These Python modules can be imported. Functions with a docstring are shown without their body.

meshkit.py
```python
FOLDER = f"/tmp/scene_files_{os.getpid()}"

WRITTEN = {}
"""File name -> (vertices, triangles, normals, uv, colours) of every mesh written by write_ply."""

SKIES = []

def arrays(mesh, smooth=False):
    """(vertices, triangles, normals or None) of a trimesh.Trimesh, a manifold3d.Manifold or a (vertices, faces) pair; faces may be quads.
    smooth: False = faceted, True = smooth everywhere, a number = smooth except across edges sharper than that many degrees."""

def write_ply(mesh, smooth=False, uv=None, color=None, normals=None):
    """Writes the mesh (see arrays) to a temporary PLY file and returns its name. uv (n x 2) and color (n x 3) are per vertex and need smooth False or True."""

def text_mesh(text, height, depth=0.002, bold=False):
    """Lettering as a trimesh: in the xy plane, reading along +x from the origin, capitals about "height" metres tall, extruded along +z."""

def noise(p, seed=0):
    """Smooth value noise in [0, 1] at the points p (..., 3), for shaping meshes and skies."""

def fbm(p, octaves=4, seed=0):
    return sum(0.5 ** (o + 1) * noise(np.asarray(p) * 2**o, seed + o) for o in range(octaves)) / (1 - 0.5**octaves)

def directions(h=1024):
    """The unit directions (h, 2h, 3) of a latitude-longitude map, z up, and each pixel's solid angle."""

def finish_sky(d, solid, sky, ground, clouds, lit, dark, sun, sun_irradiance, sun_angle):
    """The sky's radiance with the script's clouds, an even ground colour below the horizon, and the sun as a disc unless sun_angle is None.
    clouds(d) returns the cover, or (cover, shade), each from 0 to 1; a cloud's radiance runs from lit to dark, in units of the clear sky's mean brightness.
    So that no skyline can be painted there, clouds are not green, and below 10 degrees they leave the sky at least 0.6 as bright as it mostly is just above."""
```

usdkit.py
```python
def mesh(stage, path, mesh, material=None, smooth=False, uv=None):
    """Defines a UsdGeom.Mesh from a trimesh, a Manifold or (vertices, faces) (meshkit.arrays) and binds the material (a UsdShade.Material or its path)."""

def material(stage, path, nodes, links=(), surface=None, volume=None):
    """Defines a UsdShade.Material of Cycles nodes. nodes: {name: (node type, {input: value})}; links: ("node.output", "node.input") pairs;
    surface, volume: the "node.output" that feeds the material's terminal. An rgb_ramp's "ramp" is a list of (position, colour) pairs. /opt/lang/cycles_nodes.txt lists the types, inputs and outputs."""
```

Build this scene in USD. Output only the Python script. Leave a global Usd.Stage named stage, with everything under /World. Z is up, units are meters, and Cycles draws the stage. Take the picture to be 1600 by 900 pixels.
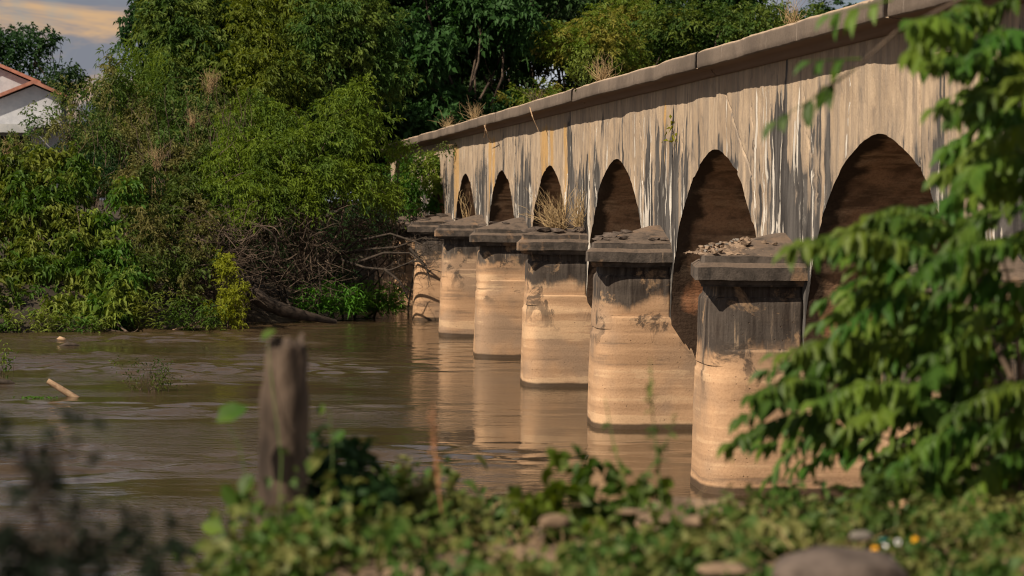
import math
import numpy as np
import trimesh
import manifold3d as m3
import usdkit
from meshkit import noise, fbm
from pxr import Usd, UsdGeom, UsdLux, UsdShade, Gf, Sdf, Vt

stage = Usd.Stage.CreateInMemory()
UsdGeom.SetStageUpAxis(stage, UsdGeom.Tokens.z)
UsdGeom.SetStageMetersPerUnit(stage, 1.0)
UsdGeom.Xform.Define(stage, '/World')
UsdGeom.Scope.Define(stage, '/World/Looks')

# ------------------------------------------------------------------ camera
# x: across the bridge (its upstream face is x = 0), y: along the bridge, z: up, water at z = 0
EYE = np.array([-10.685, -42.035, 5.386])
YAW, PITCH, ROLL, FPX = 0.13159, 0.03751, 0.01130, 3590.0
cy_, sy_, cp_, sp_ = math.cos(YAW), math.sin(YAW), math.cos(PITCH), math.sin(PITCH)
FWD = np.array([sy_ * cp_, cy_ * cp_, -sp_])
_r = np.array([cy_, -sy_, 0.0])
_u = np.cross(_r, FWD)
RIGHT = _r * math.cos(ROLL) + _u * math.sin(ROLL)
UP = -_r * math.sin(ROLL) + _u * math.cos(ROLL)
cam = UsdGeom.Camera.Define(stage, '/World/camera')
M = Gf.Matrix4d(1.0)
for i, row in enumerate((RIGHT, UP, -FWD, EYE)):
    M.SetRow3(i, Gf.Vec3d(*map(float, row)))
UsdGeom.Xformable(cam).AddTransformOp().Set(M)
cam.CreateHorizontalApertureAttr(36.0)
cam.CreateVerticalApertureAttr(36.0 * 9 / 16)
cam.CreateFocalLengthAttr(FPX / 1600 * 36.0)
cam.CreateClippingRangeAttr(Gf.Vec2f(0.1, 5000))
cam.CreateFStopAttr(2.0)
cam.CreateFocusDistanceAttr(52.0)
cam.CreateExposureAttr(0.45)

# ------------------------------------------------------------------ sun and sky
SUN = np.array([-1.0, -0.62, 1.08])
SUN /= np.linalg.norm(SUN)
SUN_I, SKY_K = 1.25, 0.05


class Sock(str):
    pass


class G:
    """A small builder for node graphs: a call adds a node, sockets passed as inputs become links."""
    def __init__(s):
        s.n, s.l = {}, []

    def __call__(s, kind, out=None, **kw):
        name = f'n{len(s.n)}'
        const = {}
        for k, v in kw.items():
            if isinstance(v, Sock):
                s.l.append((str(v), f'{name}.{k}'))
            else:
                const[k] = v
        s.n[name] = (kind, const)
        if out is None:
            out = {'noise_texture': 'fac', 'math': 'value', 'mix_color': 'result', 'mix_float': 'result', 'map_range': 'result', 'mapping': 'vector',
                   'geometry': 'position', 'principled_bsdf': 'BSDF', 'translucent_bsdf': 'BSDF', 'mix_closure': 'closure', 'rgb_ramp': 'color', 'bump': 'normal',
                   'attribute': 'fac', 'combine_xyz': 'vector', 'separate_xyz': 'x', 'voronoi_texture': 'distance', 'hsv': 'color', 'sky_texture': 'color',
                   'background_shader': 'background', 'texture_coordinate': 'object', 'object_info': 'random', 'wave_texture': 'fac',
                   'vector_math': 'vector'}.get(kind, 'color')
        return Sock(f'{name}.{out}')

    def also(s, sock, out):
        return Sock(sock.split('.')[0] + '.' + out)

    def math(s, t, a, b=0.0, c=0.0, clamp=False):
        return s('math', math_type=t, value1=a, value2=b, value3=c, use_clamp=clamp)

    def step(s, v, lo, hi, a=0.0, b=1.0):
        return s('map_range', range_type='smoothstep', value=v, from_min=lo, from_max=hi, to_min=a, to_max=b, clamp=True)

    def noise(s, vec, scale=1.0, detail=3.0, rough=0.55, dist=0.0, mp=None, loc=(0, 0, 0)):
        if mp is not None:
            vec = s('mapping', vector=vec, scale=mp, location=loc)
        return s('noise_texture', vector=vec, scale=scale, detail=detail, roughness=rough, distortion=dist)

    def mix(s, f, a, b, blend='mix'):
        return s('mix_color', blend_type=blend, fac=f, a=a, b=b)

    def done(s, name, surface):
        return usdkit.material(stage, '/World/Looks/' + name, s.n, s.l, surface=str(surface))


def sky_material():
    g = G()
    tc = g('texture_coordinate', 'generated')
    n1 = g.noise(tc, 1.0, 6, 0.58, 0.8, mp=(7, 7, 22), loc=(19.3, 0.2, 13.84))
    n2 = g.noise(tc, 1.0, 6, 0.62, 0.6, mp=(11, 11, 34), loc=(3.2, 19.7, -2.72))
    sky = g('sky_texture', sky_type='single_scattering', sun_disc=False, sun_elevation=float(math.asin(SUN[2])), sun_rotation=float(math.atan2(SUN[0], SUN[1])), altitude=100.0)
    cover = g.step(n1, 0.36, 0.52)
    lit = g.step(n2, 0.48, 0.70)
    n3 = g.noise(tc, 1.0, 4, 0.55, 0.3, mp=(2.6, 2.6, 5.0), loc=(1.0, 7.0, 3.0))  # whiter cloud tone added to brighten the water glints and ambient light
    grey = g.mix(g.step(n3, 0.47, 0.60), (3.2, 3.4, 4.0), (8.0, 8.3, 9.0))
    cloud = g.mix(lit, grey, (9.6, 6.2, 3.4))
    col = g.mix(cover, sky, cloud)
    return g.done('sky_light', g('background_shader', color=col, strength=SKY_K))


dome = UsdLux.DomeLight.Define(stage, '/World/sky')
UsdShade.MaterialBindingAPI.Apply(dome.GetPrim()).Bind(sky_material())
dome.GetPrim().SetCustomDataByKey('kind', 'structure')
sun = UsdLux.DistantLight.Define(stage, '/World/sun')
sun.CreateNormalizeAttr(True)
sun.CreateIntensityAttr(SUN_I)
sun.CreateAngleAttr(0.53)
sun.CreateColorAttr(Gf.Vec3f(1.0, 0.86, 0.68))
_b = SUN
_x = np.cross([0, 0, 1.0], _b)
_x /= np.linalg.norm(_x)
_y = np.cross(_b, _x)
SM = Gf.Matrix4d(1.0)
for i, row in enumerate((_x, _y, _b)):
    SM.SetRow3(i, Gf.Vec3d(*map(float, row)))
UsdGeom.Xformable(sun).AddTransformOp().Set(SM)


# ------------------------------------------------------------------ helpers
def at(px, py, y=None, x=None, z=None, d=None):
    """The point of the place that the photograph shows at a pixel (1600 x 900), on a plane y, x or z, or at a distance d ahead."""
    r = FWD + RIGHT * (px - 800) / FPX + UP * (450 - py) / FPX
    if d is not None:
        return EYE + r * d
    i, v = (1, y) if y is not None else (0, x) if x is not None else (2, z)
    return EYE + r * (v - EYE[i]) / r[i]


used = {}


def numbered(path):
    n = used.get(path, 0)
    used[path] = n + 1
    return path if n == 0 else f'{path}_{n:03d}'


def tag(p, label=None, cat=None, group=None, kind=None):
    for k, v in (('label', label), ('category', cat), ('group', group), ('kind', kind)):
        if v:
            p.SetCustomDataByKey(k, v)
    return p


def thing(name, label, cat, loc=(0, 0, 0), group=None, rz=0.0, sc=1.0):
    x = UsdGeom.Xform.Define(stage, numbered('/World/' + name))
    x.AddTranslateOp().Set(Gf.Vec3d(*map(float, loc)))
    if rz:
        x.AddRotateZOp().Set(float(rz))
    if np.ndim(sc) or sc != 1.0:
        x.AddScaleOp().Set(Gf.Vec3f(*map(float, np.broadcast_to(sc, 3))))
    return tag(x.GetPrim(), label, cat, group)


def copy_of(src, label, loc, rz=0.0, sc=1.0, group=None):
    base = src.GetPath().name.rsplit('_', 1)
    name = base[0] if base[-1].isdigit() else src.GetPath().name
    d = src.GetCustomData()
    p = thing(name, label, d['category'], loc, group or d.get('group'), rz, sc)
    p.GetReferences().AddInternalReference(src.GetPath())
    p.SetInstanceable(True)
    return p


def obj(name, mesh, mat, parent=None, smooth=False, attrs=None, label=None, cat=None, group=None, kind=None):
    root = parent.GetPath().pathString if parent is not None else '/World'
    m = usdkit.mesh(stage, numbered(f'{root}/{name}'), mesh, mat, smooth=smooth)
    for k, v in (attrs or {}).items():
        UsdGeom.PrimvarsAPI(m).CreatePrimvar(k, Sdf.ValueTypeNames.FloatArray, 'vertex').Set(Vt.FloatArray.FromNumpy(np.asarray(v, np.float32)))
    return tag(m.GetPrim(), label, cat, group, kind)


def unit(a):
    a = np.asarray(a, float)
    return a / (np.linalg.norm(a, axis=-1, keepdims=True) + 1e-12)


def grid_faces(nu, nv, close_u=False):
    i, j = np.meshgrid(np.arange(nu if close_u else nu - 1), np.arange(nv - 1), indexing='ij')
    i2 = (i + 1) % nu
    q = np.stack([i * nv + j, i2 * nv + j, i2 * nv + j + 1, i * nv + j + 1], -1).reshape(-1, 4)
    return np.vstack([q[:, [0, 1, 2]], q[:, [0, 2, 3]]])


def join(*ms):
    v, f, n = [], [], 0
    for a, b in ms:
        v.append(a), f.append(np.asarray(b) + n)
        n += len(a)
    return np.vstack(v), np.vstack(f)


def tube(pts, radii, sides=6, cap=True):
    p = np.asarray(pts, float)
    t = unit(np.gradient(p, axis=0))
    a = unit(np.cross(t, np.where(np.abs(t[:, 2:]) < 0.9, [0, 0, 1.0], [1.0, 0, 0])))
    b = np.cross(t, a)
    ang = np.arange(sides) * 2 * np.pi / sides
    r = np.broadcast_to(radii, (len(p),))
    v = p[:, None] + r[:, None, None] * (np.cos(ang)[None, :, None] * a[:, None] + np.sin(ang)[None, :, None] * b[:, None])
    n, m = len(p), sides
    i, j = np.meshgrid(np.arange(n - 1), np.arange(m), indexing='ij')
    k = (j + 1) % m
    q = np.stack([i * m + j, i * m + k, (i + 1) * m + k, (i + 1) * m + j], -1).reshape(-1, 4)
    f = np.vstack([q[:, [0, 1, 2]], q[:, [0, 2, 3]]])
    v = v.reshape(-1, 3)
    if cap:
        n = len(v)
        v = np.vstack([v, p[:1], p[-1:]])
        e = (len(p) - 1) * sides
        j = np.arange(sides)
        f = np.vstack([f, np.stack([np.full(sides, n), (j + 1) % sides, j], -1), np.stack([np.full(sides, n + 1), e + j, e + (j + 1) % sides], -1)])
    return v, f


def tri(m):
    if hasattr(m, 'to_mesh'):
        q = m.to_mesh()
        return np.array(q.vert_properties[:, :3], float), np.array(q.tri_verts)
    return np.asarray(m[0], float), np.asarray(m[1])


def hull(pts):
    return m3.Manifold.hull_points(np.asarray(pts, np.float64))


def wob(p, s, amp, seed=0, octaves=3):
    """A vector-valued fbm, for displacing points."""
    p = np.asarray(p, float) * s
    return amp * np.stack([fbm(p + 17.3 * k, octaves, seed + k) for k in range(3)], -1)


_t = fbm(np.random.default_rng(0).uniform(0, 50, (4000, 3)), 3, 1)
FB0 = float(np.mean(_t))                                            # fbm's own centre


def nf(p, s=(1, 1, 1), octaves=3, seed=0):
    """fbm centred on 0, roughly -1 to 1."""
    return (fbm(np.asarray(p, float) * np.asarray(s, float), octaves, seed) - FB0) / (2.2 * max(float(np.std(_t)), 1e-6))


# ------------------------------------------------------------------ materials
def leaf_mat(name, a, b, c=None, trans=0.3, rough=0.62, dry=0.04, scale=0.6):
    g = G()
    geo = g('geometry', 'random_per_island')
    pos = g.also(geo, 'position')
    r = g('object_info')
    col = g.mix(geo, a, b)
    if c is not None:
        col = g.mix(g.step(g.noise(pos, scale, 2), 0.42, 0.62), col, c)
    col = g.mix(g.step(geo, 1 - dry, 1 - dry + 0.01), col, (0.16, 0.105, 0.035))
    col = g('hsv', hue=g.math('multiply_add', r, 0.03, 0.485), saturation=1.0, value=g.math('multiply_add', r, 0.3, 0.85), fac=1.0, color=col)
    pr = g('principled_bsdf', base_color=col, roughness=rough, specular_ior_level=0.18)
    tl = g('translucent_bsdf', color=g('hsv', hue=0.49, saturation=1.1, value=1.25, fac=1.0, color=col))
    return g.done(name, g('mix_closure', fac=trans, closure1=pr, closure2=tl))


LEAF = dict(
    broad=leaf_mat('leaf_broad', (0.050, 0.108, 0.012), (0.095, 0.155, 0.018), (0.15, 0.185, 0.028)),
    vine=leaf_mat('leaf_vine', (0.120, 0.165, 0.016), (0.205, 0.228, 0.026), (0.075, 0.120, 0.016)),
    scrub=leaf_mat('leaf_scrub', (0.060, 0.105, 0.018), (0.11, 0.155, 0.03), (0.14, 0.135, 0.04), dry=0.10),
    dark=leaf_mat('leaf_dark', (0.020, 0.050, 0.014), (0.045, 0.085, 0.022), (0.03, 0.065, 0.016)),
    teak=leaf_mat('leaf_teak', (0.030, 0.075, 0.016), (0.06, 0.12, 0.026), (0.04, 0.09, 0.024)),
    light=leaf_mat('leaf_light', (0.10, 0.145, 0.016), (0.18, 0.19, 0.024), (0.21, 0.185, 0.034)),
    olive=leaf_mat('leaf_olive', (0.046, 0.090, 0.016), (0.085, 0.135, 0.024), (0.11, 0.15, 0.024)),
    yellow=leaf_mat('leaf_yellow', (0.19, 0.20, 0.015), (0.30, 0.26, 0.02)),
    reed=leaf_mat('leaf_reed', (0.07, 0.16, 0.016), (0.13, 0.23, 0.025)),
    near=leaf_mat('leaf_near', (0.040, 0.095, 0.012), (0.115, 0.19, 0.022), (0.105, 0.165, 0.02), trans=0.35, rough=0.5, dry=0.035, scale=2.2),
    weed=leaf_mat('leaf_weed', (0.045, 0.095, 0.016), (0.12, 0.17, 0.032), (0.15, 0.155, 0.045), rough=0.55, dry=0.1, scale=4.0),
    shade=leaf_mat('leaf_shade', (0.005, 0.011, 0.005), (0.010, 0.020, 0.008), dry=0.05, trans=0.1, rough=0.9),  # near-black leaf colour stands in for shade cast from out of view
)


def plain(name, a, b, scale=3.0, rough=0.85, bump=0.3, mp=(1, 1, 1), spec=0.3, obj_space=False, bdist=0.03):
    g = G()
    pos = g('texture_coordinate', 'object') if obj_space else g('geometry')
    n = g.noise(pos, scale, 5, 0.62, mp=mp)
    col = g.mix(g.step(n, 0.34, 0.66), a, b)
    bm = g('bump', height=g.noise(pos, scale * 3, 5, 0.65, mp=mp), strength=bump, distance=bdist)
    return g.done(name, g('principled_bsdf', base_color=col, roughness=rough, specular_ior_level=spec, normal=bm))


MAT = dict(
    bark=plain('bark', (0.022, 0.015, 0.011), (0.105, 0.074, 0.053), 9, mp=(1, 1, 0.22), bump=0.6),
    twig=plain('dead_twig', (0.04, 0.028, 0.02), (0.14, 0.10, 0.07), 4),
    darktwig=plain('dark_twig', (0.02, 0.015, 0.011), (0.06, 0.044, 0.033), 4),
    tan=plain('tan_wood', (0.24, 0.15, 0.09), (0.42, 0.29, 0.18), 6),
    drygrass=plain('dry_grass', (0.25, 0.17, 0.085), (0.40, 0.29, 0.15), 9),
    soil=plain('soil', (0.10, 0.065, 0.04), (0.24, 0.165, 0.105), 3.5, bump=0.7),
    mud=plain('bank_soil', (0.022, 0.017, 0.011), (0.055, 0.042, 0.026), 1.2, bump=0.7),
    stone=plain('rubble_stone', (0.11, 0.077, 0.054), (0.27, 0.19, 0.13), 9, bump=0.5),
    greystone=plain('grey_stone', (0.12, 0.105, 0.09), (0.27, 0.235, 0.205), 7, bump=0.5),
    rock=plain('brown_rock', (0.05, 0.038, 0.031), (0.115, 0.088, 0.072), 5, bump=0.6),
    plaster=plain('white_plaster', (0.36, 0.37, 0.40), (0.46, 0.465, 0.49), 1.5, bump=0.05),
    metal=plain('grey_sheet', (0.32, 0.33, 0.34), (0.48, 0.48, 0.48), 1.0, rough=0.5, bump=0.02),
    tile=plain('red_roof', (0.29, 0.122, 0.085), (0.39, 0.18, 0.128), 3, bump=0.2),
    darkroom=plain('dark_opening', (0.02, 0.02, 0.02), (0.04, 0.04, 0.04), 1),
    flower=plain('yellow_petal', (0.75, 0.38, 0.02), (0.85, 0.5, 0.03), 9, bump=0.05),
    white=plain('white_plastic', (0.6, 0.6, 0.6), (0.75, 0.75, 0.74), 9, rough=0.35, bump=0.02),
    teal=plain('teal_plastic', (0.03, 0.22, 0.2), (0.05, 0.30, 0.27), 9, rough=0.4, bump=0.02),
    redstalk=plain('red_stalk', (0.22, 0.10, 0.05), (0.36, 0.18, 0.09), 9),
    greenstem=plain('green_stem', (0.05, 0.09, 0.02), (0.09, 0.14, 0.03), 9),
)


def wall_material():
    g = G()
    pos = g('geometry')
    dark, white, ochre = (g('attribute', attribute=k) for k in ('dark', 'white', 'ochre'))
    n_big = g.noise(pos, 0.5, 4)
    streak = g.noise(pos, 1.0, 5, 0.62, mp=(3, 3.2, 0.30))
    fine = g.noise(pos, 1.0, 6, 0.62, mp=(5, 8.0, 0.45))
    blot = g.noise(pos, 2.6, 5, 0.65, 0.4, mp=(1, 1.3, 0.7))
    grain = g.noise(pos, 24.0, 4, 0.7)
    col = g.mix(g.step(n_big, 0.32, 0.68), (0.350, 0.262, 0.182), (0.470, 0.362, 0.258))
    col = g.mix(g.step(streak, 0.42, 0.62, 0, 0.75), col, (0.255, 0.205, 0.16))
    col = g.mix(g.step(blot, 0.50, 0.68, 0, 0.6), col, (0.20, 0.162, 0.132))
    col = g.mix(g.step(fine, 0.56, 0.72, 0, 0.5), col, (0.55, 0.46, 0.365))
    col = g.mix(g.step(fine, 0.28, 0.38, 0.45, 0), col, (0.17, 0.135, 0.11))
    jit = g.math('add', g.math('multiply_add', fine, 0.8, -0.4), g.math('multiply_add', blot, 0.5, -0.25))
    o = g.step(g.math('add', ochre, jit), 0.34, 0.66, 0, 0.85)
    col = g.mix(o, col, (0.45, 0.275, 0.105))
    wash = g.step(g.math('add', dark, jit), 0.10, 0.60, 0, 0.62)
    col = g.mix(wash, col, (0.155, 0.135, 0.12))
    d = g.step(g.math('add', dark, jit), 0.46, 0.58, 0, 0.96)
    col = g.mix(d, col, g.mix(g.step(streak, 0.35, 0.65), (0.026, 0.025, 0.026), (0.105, 0.098, 0.094)))
    w = g.step(g.math('add', white, jit), 0.46, 0.60, 0, 0.95)
    col = g.mix(w, col, g.mix(g.step(fine, 0.35, 0.65), (0.36, 0.32, 0.275), (0.70, 0.65, 0.58)))
    col = g.mix(g.step(grain, 0.3, 0.75, 0.0, 0.35), col, g.mix(1.0, col, (0.62, 0.6, 0.58), 'multiply'))
    h = g.math('add', g.math('multiply', grain, 0.35), g.math('add', fine, g.math('multiply', w, 0.35)))
    bm = g('bump', height=h, strength=0.8, distance=0.04)
    return g.done('weathered_concrete', g('principled_bsdf', base_color=col, roughness=0.9, specular_ior_level=0.2, normal=bm))


def barrel_material():
    g = G()
    pos = g('geometry')
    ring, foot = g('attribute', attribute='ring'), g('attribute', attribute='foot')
    n = g.noise(pos, 1.0, 5, 0.6, mp=(0.7, 2.2, 4.0))
    n2 = g.noise(pos, 1.1, 5, 0.6)
    gr = g.noise(pos, 14, 4, 0.7)
    col = g.mix(g.step(n, 0.42, 0.60), (0.15, 0.092, 0.056), (0.47, 0.32, 0.20))
    col = g.mix(g.step(n2, 0.36, 0.62), col, (0.40, 0.24, 0.14))
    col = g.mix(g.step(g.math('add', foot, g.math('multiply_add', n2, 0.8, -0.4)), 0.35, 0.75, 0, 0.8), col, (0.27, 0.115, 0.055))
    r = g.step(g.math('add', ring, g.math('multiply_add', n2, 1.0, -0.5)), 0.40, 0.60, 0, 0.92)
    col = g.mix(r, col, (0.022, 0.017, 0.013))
    col = g.mix(g.step(gr, 0.4, 0.7, 0, 0.4), col, (0.08, 0.055, 0.038))
    bm = g('bump', height=g.math('add', n, g.math('multiply', gr, 0.5)), strength=0.7, distance=0.06)
    return g.done('arch_soffit', g('principled_bsdf', base_color=col, roughness=0.92, specular_ior_level=0.15, normal=bm))


def pier_material():
    g = G()
    pos = g('geometry')
    z = g('separate_xyz', 'z', vector=pos)
    n = g.noise(pos, 0.9, 5, 0.6)
    big = g.noise(pos, 0.55, 3, 0.5, loc=(4, 2, 7), mp=(1, 1, 1))
    band = g.noise(pos, 1.0, 4, 0.6, mp=(0.16, 0.16, 3.6))
    vert = g.noise(pos, 1.0, 5, 0.65, mp=(7, 7, 0.5))
    gr = g.noise(pos, 22, 5, 0.72)
    pits = g('voronoi_texture', 'distance', vector=pos, scale=9.0, randomness=1.0)
    pitn = g.noise(pos, 2.2, 3)
    pit = g.math('multiply', g.step(pits, 0.05, 0.16, 1, 0), g.step(pitn, 0.5, 0.62))
    col = g.mix(g.step(band, 0.34, 0.66), (0.355, 0.219, 0.127), (0.50, 0.316, 0.187))
    col = g.mix(g.step(big, 0.46, 0.62, 0, 0.7), col, (0.26, 0.185, 0.13))           # greyer weathered patches
    col = g.mix(g.step(g.math('add', band, g.math('multiply_add', n, 0.6, -0.3)), 0.57, 0.65, 0, 0.45), col, (0.60, 0.42, 0.26))
    col = g.mix(g.step(g.math('add', band, g.math('multiply_add', n, 0.5, -0.25)), 0.30, 0.40, 0.6, 0), col, (0.19, 0.13, 0.09))
    # black growth on the upper block, its lower edge uneven and different from pier to pier
    e = g('attribute', attribute='edge')
    lvl = g.math('add', z, g.math('add', g.math('multiply_add', n, 1.3, -0.65), g.math('multiply_add', vert, 0.5, -0.25)))
    up = g.step(g.math('subtract', lvl, e), -0.16, 0.18)
    black = g.mix(g.step(vert, 0.3, 0.7), (0.014, 0.013, 0.014), (0.085, 0.074, 0.066))
    black = g.mix(g.step(vert, 0.60, 0.68, 0, 0.75), black, (0.30, 0.22, 0.15))
    patch = g.step(g.noise(pos, 1.5, 5, 0.65, 0.5), 0.55, 0.66, 0, 0.7)
    black = g.mix(patch, black, (0.40, 0.26, 0.15))
    col = g.mix(g.math('multiply', up, 0.95), col, black)
    stain = g.math('multiply', g.step(g.noise(pos, 1.3, 6, 0.7, 0.8), 0.53, 0.63), g.step(lvl, 1.6, 2.7))
    col = g.mix(g.math('multiply', stain, 0.85), col, (0.05, 0.04, 0.034))
    col = g.mix(g.math('multiply', pit, 0.8), col, (0.10, 0.065, 0.04))
    col = g.mix(g.step(gr, 0.42, 0.75, 0, 0.5), col, g.mix(1.0, col, (0.6, 0.56, 0.52), 'multiply'))
    wet = g.step(g.math('add', z, g.math('multiply_add', n, 0.12, -0.06)), 0.22, 0.29, 1, 0)
    col = g.mix(g.math('multiply', wet, 0.88), col, (0.045, 0.032, 0.022))
    h = g.math('add', g.math('multiply', gr, 0.45), g.math('subtract', g.math('multiply_add', band, 0.5, n), pit))
    bm = g('bump', height=h, strength=0.6, distance=0.03)
    return g.done('pier_concrete', g('principled_bsdf', base_color=col, roughness=g.math('multiply_add', wet, -0.5, 0.92), specular_ior_level=0.2, normal=bm))


def cap_material():
    g = G()
    pos = g('geometry')
    nz = g('separate_xyz', 'z', vector=g('geometry', 'normal'))
    n, n2 = g.noise(pos, 1.1, 5, 0.6), g.noise(pos, 3.2, 5, 0.65)
    vert = g.noise(pos, 1.0, 4, 0.6, mp=(6, 6, 0.8))
    gr = g.noise(pos, 24, 5, 0.7)
    col = g.mix(g.step(n2, 0.35, 0.65), (0.045, 0.038, 0.033), (0.10, 0.082, 0.07))
    col = g.mix(g.step(n, 0.54, 0.64, 0, 0.8), col, (0.26, 0.165, 0.10))
    col = g.mix(g.step(vert, 0.62, 0.72, 0, 0.6), col, (0.30, 0.22, 0.16))
    col = g.mix(g.step(vert, 0.28, 0.42, 0.7, 0), col, (0.03, 0.027, 0.025))
    col = g.mix(g.math('multiply', g.step(nz, 0.35, 0.7), g.step(n2, 0.3, 0.55, 0.15, 0.75)), col, (0.135, 0.099, 0.075))
    col = g.mix(g.step(gr, 0.4, 0.75, 0, 0.5), col, g.mix(1.0, col, (0.55, 0.55, 0.55), 'multiply'))
    bm = g('bump', height=g.math('add', n2, g.math('multiply', gr, 0.5)), strength=0.6, distance=0.04)
    return g.done('cap_concrete', g('principled_bsdf', base_color=col, roughness=0.92, specular_ior_level=0.2, normal=bm))


def coping_material():
    g = G()
    pos = g('geometry')
    nz = g('separate_xyz', 'z', vector=g('geometry', 'normal'))
    n, n2 = g.noise(pos, 0.5, 5, 0.6), g.noise(pos, 2.6, 5, 0.65)
    vert = g.noise(pos, 1.0, 4, 0.65, mp=(5, 10, 0.8))
    gr = g.noise(pos, 24, 5, 0.7)
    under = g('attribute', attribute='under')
    col = g.mix(g.step(n, 0.35, 0.65), (0.105, 0.083, 0.067), (0.165, 0.13, 0.104))
    col = g.mix(g.step(n2, 0.5, 0.72, 0, 0.7), col, (0.115, 0.09, 0.075))
    col = g.mix(g.step(vert, 0.64, 0.70, 0, 0.5), col, (0.36, 0.30, 0.25))
    col = g.mix(g.step(vert, 0.28, 0.4, 0.5, 0), col, (0.09, 0.07, 0.06))
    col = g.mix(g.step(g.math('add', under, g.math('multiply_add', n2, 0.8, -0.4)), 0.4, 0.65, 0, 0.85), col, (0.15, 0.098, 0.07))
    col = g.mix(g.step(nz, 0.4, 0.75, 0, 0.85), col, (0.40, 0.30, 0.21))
    col = g.mix(g.step(gr, 0.4, 0.75, 0, 0.45), col, g.mix(1.0, col, (0.6, 0.58, 0.56), 'multiply'))
    bm = g('bump', height=g.math('add', n2, g.math('multiply', gr, 0.5)), strength=0.5, distance=0.03)
    return g.done('coping_concrete', g('principled_bsdf', base_color=col, roughness=0.92, specular_ior_level=0.2, normal=bm))


def water_material():
    g = G()
    pos = g('geometry')
    n = g.noise(pos, 0.12, 3)
    col = g.mix(n, (0.038, 0.025, 0.013), (0.055, 0.037, 0.020))
    r1 = g.noise(pos, 1.0, 3, 0.55, 0.4, mp=(3.2, 5.0, 1))
    r2 = g.noise(pos, 1.0, 3, 0.55, mp=(11, 16, 1))
    calm = g.step(g.noise(pos, 1.0, 3, mp=(0.13, 0.30, 1), loc=(3, 1, 0)), 0.40, 0.60, 0.10, 1.0)
    calm = g.math('multiply', calm, g.step(g('separate_xyz', 'x', vector=pos), -9.0, -3.5, 1.0, 0.18))
    h = g.math('multiply', calm, g.math('multiply_add', r2, 0.25, r1))
    bm = g('bump', height=h, strength=1.0, distance=0.055)
    return g.done('river_water', g('principled_bsdf', base_color=col, roughness=0.04, ior=1.333, specular_ior_level=0.5, normal=bm))


MAT.update(wall=wall_material(), barrel=barrel_material(), pier=pier_material(), cap=cap_material(), coping=coping_material(), water=water_material())

# ------------------------------------------------------------------ the river and its banks
SHORE = np.array([(-1000, 20), (-120, 38), (-40, 45), (-25, 46.5), (-18.6, 48.1), (-15, 49.6), (-11.3, 52.0), (-8.7, 55.5), (-5.8, 58.3), (-4.6, 66), (-3.6, 76), (0, 86), (8, 93), (25, 102), (60, 112), (140, 120), (1000, 160)], float)


def shore_dist(x, y):
    """Metres inland of the far shore (negative over the river)."""
    p = np.stack([x, y], -1)
    best, sign = np.full(x.shape, 1e9), np.ones(x.shape)
    for a, b in zip(SHORE[:-1], SHORE[1:]):
        ab = b - a
        t = np.clip(((p - a) @ ab) / (ab @ ab), 0, 1)
        q = p - (a + t[..., None] * ab)
        dist = np.linalg.norm(q, axis=-1)
        c = ab[0] * q[..., 1] - ab[1] * q[..., 0]
        m = dist < best
        sign = np.where(m, np.where(c >= 0, 1, -1), sign)
        best = np.minimum(best, dist)
    return best * sign


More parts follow.
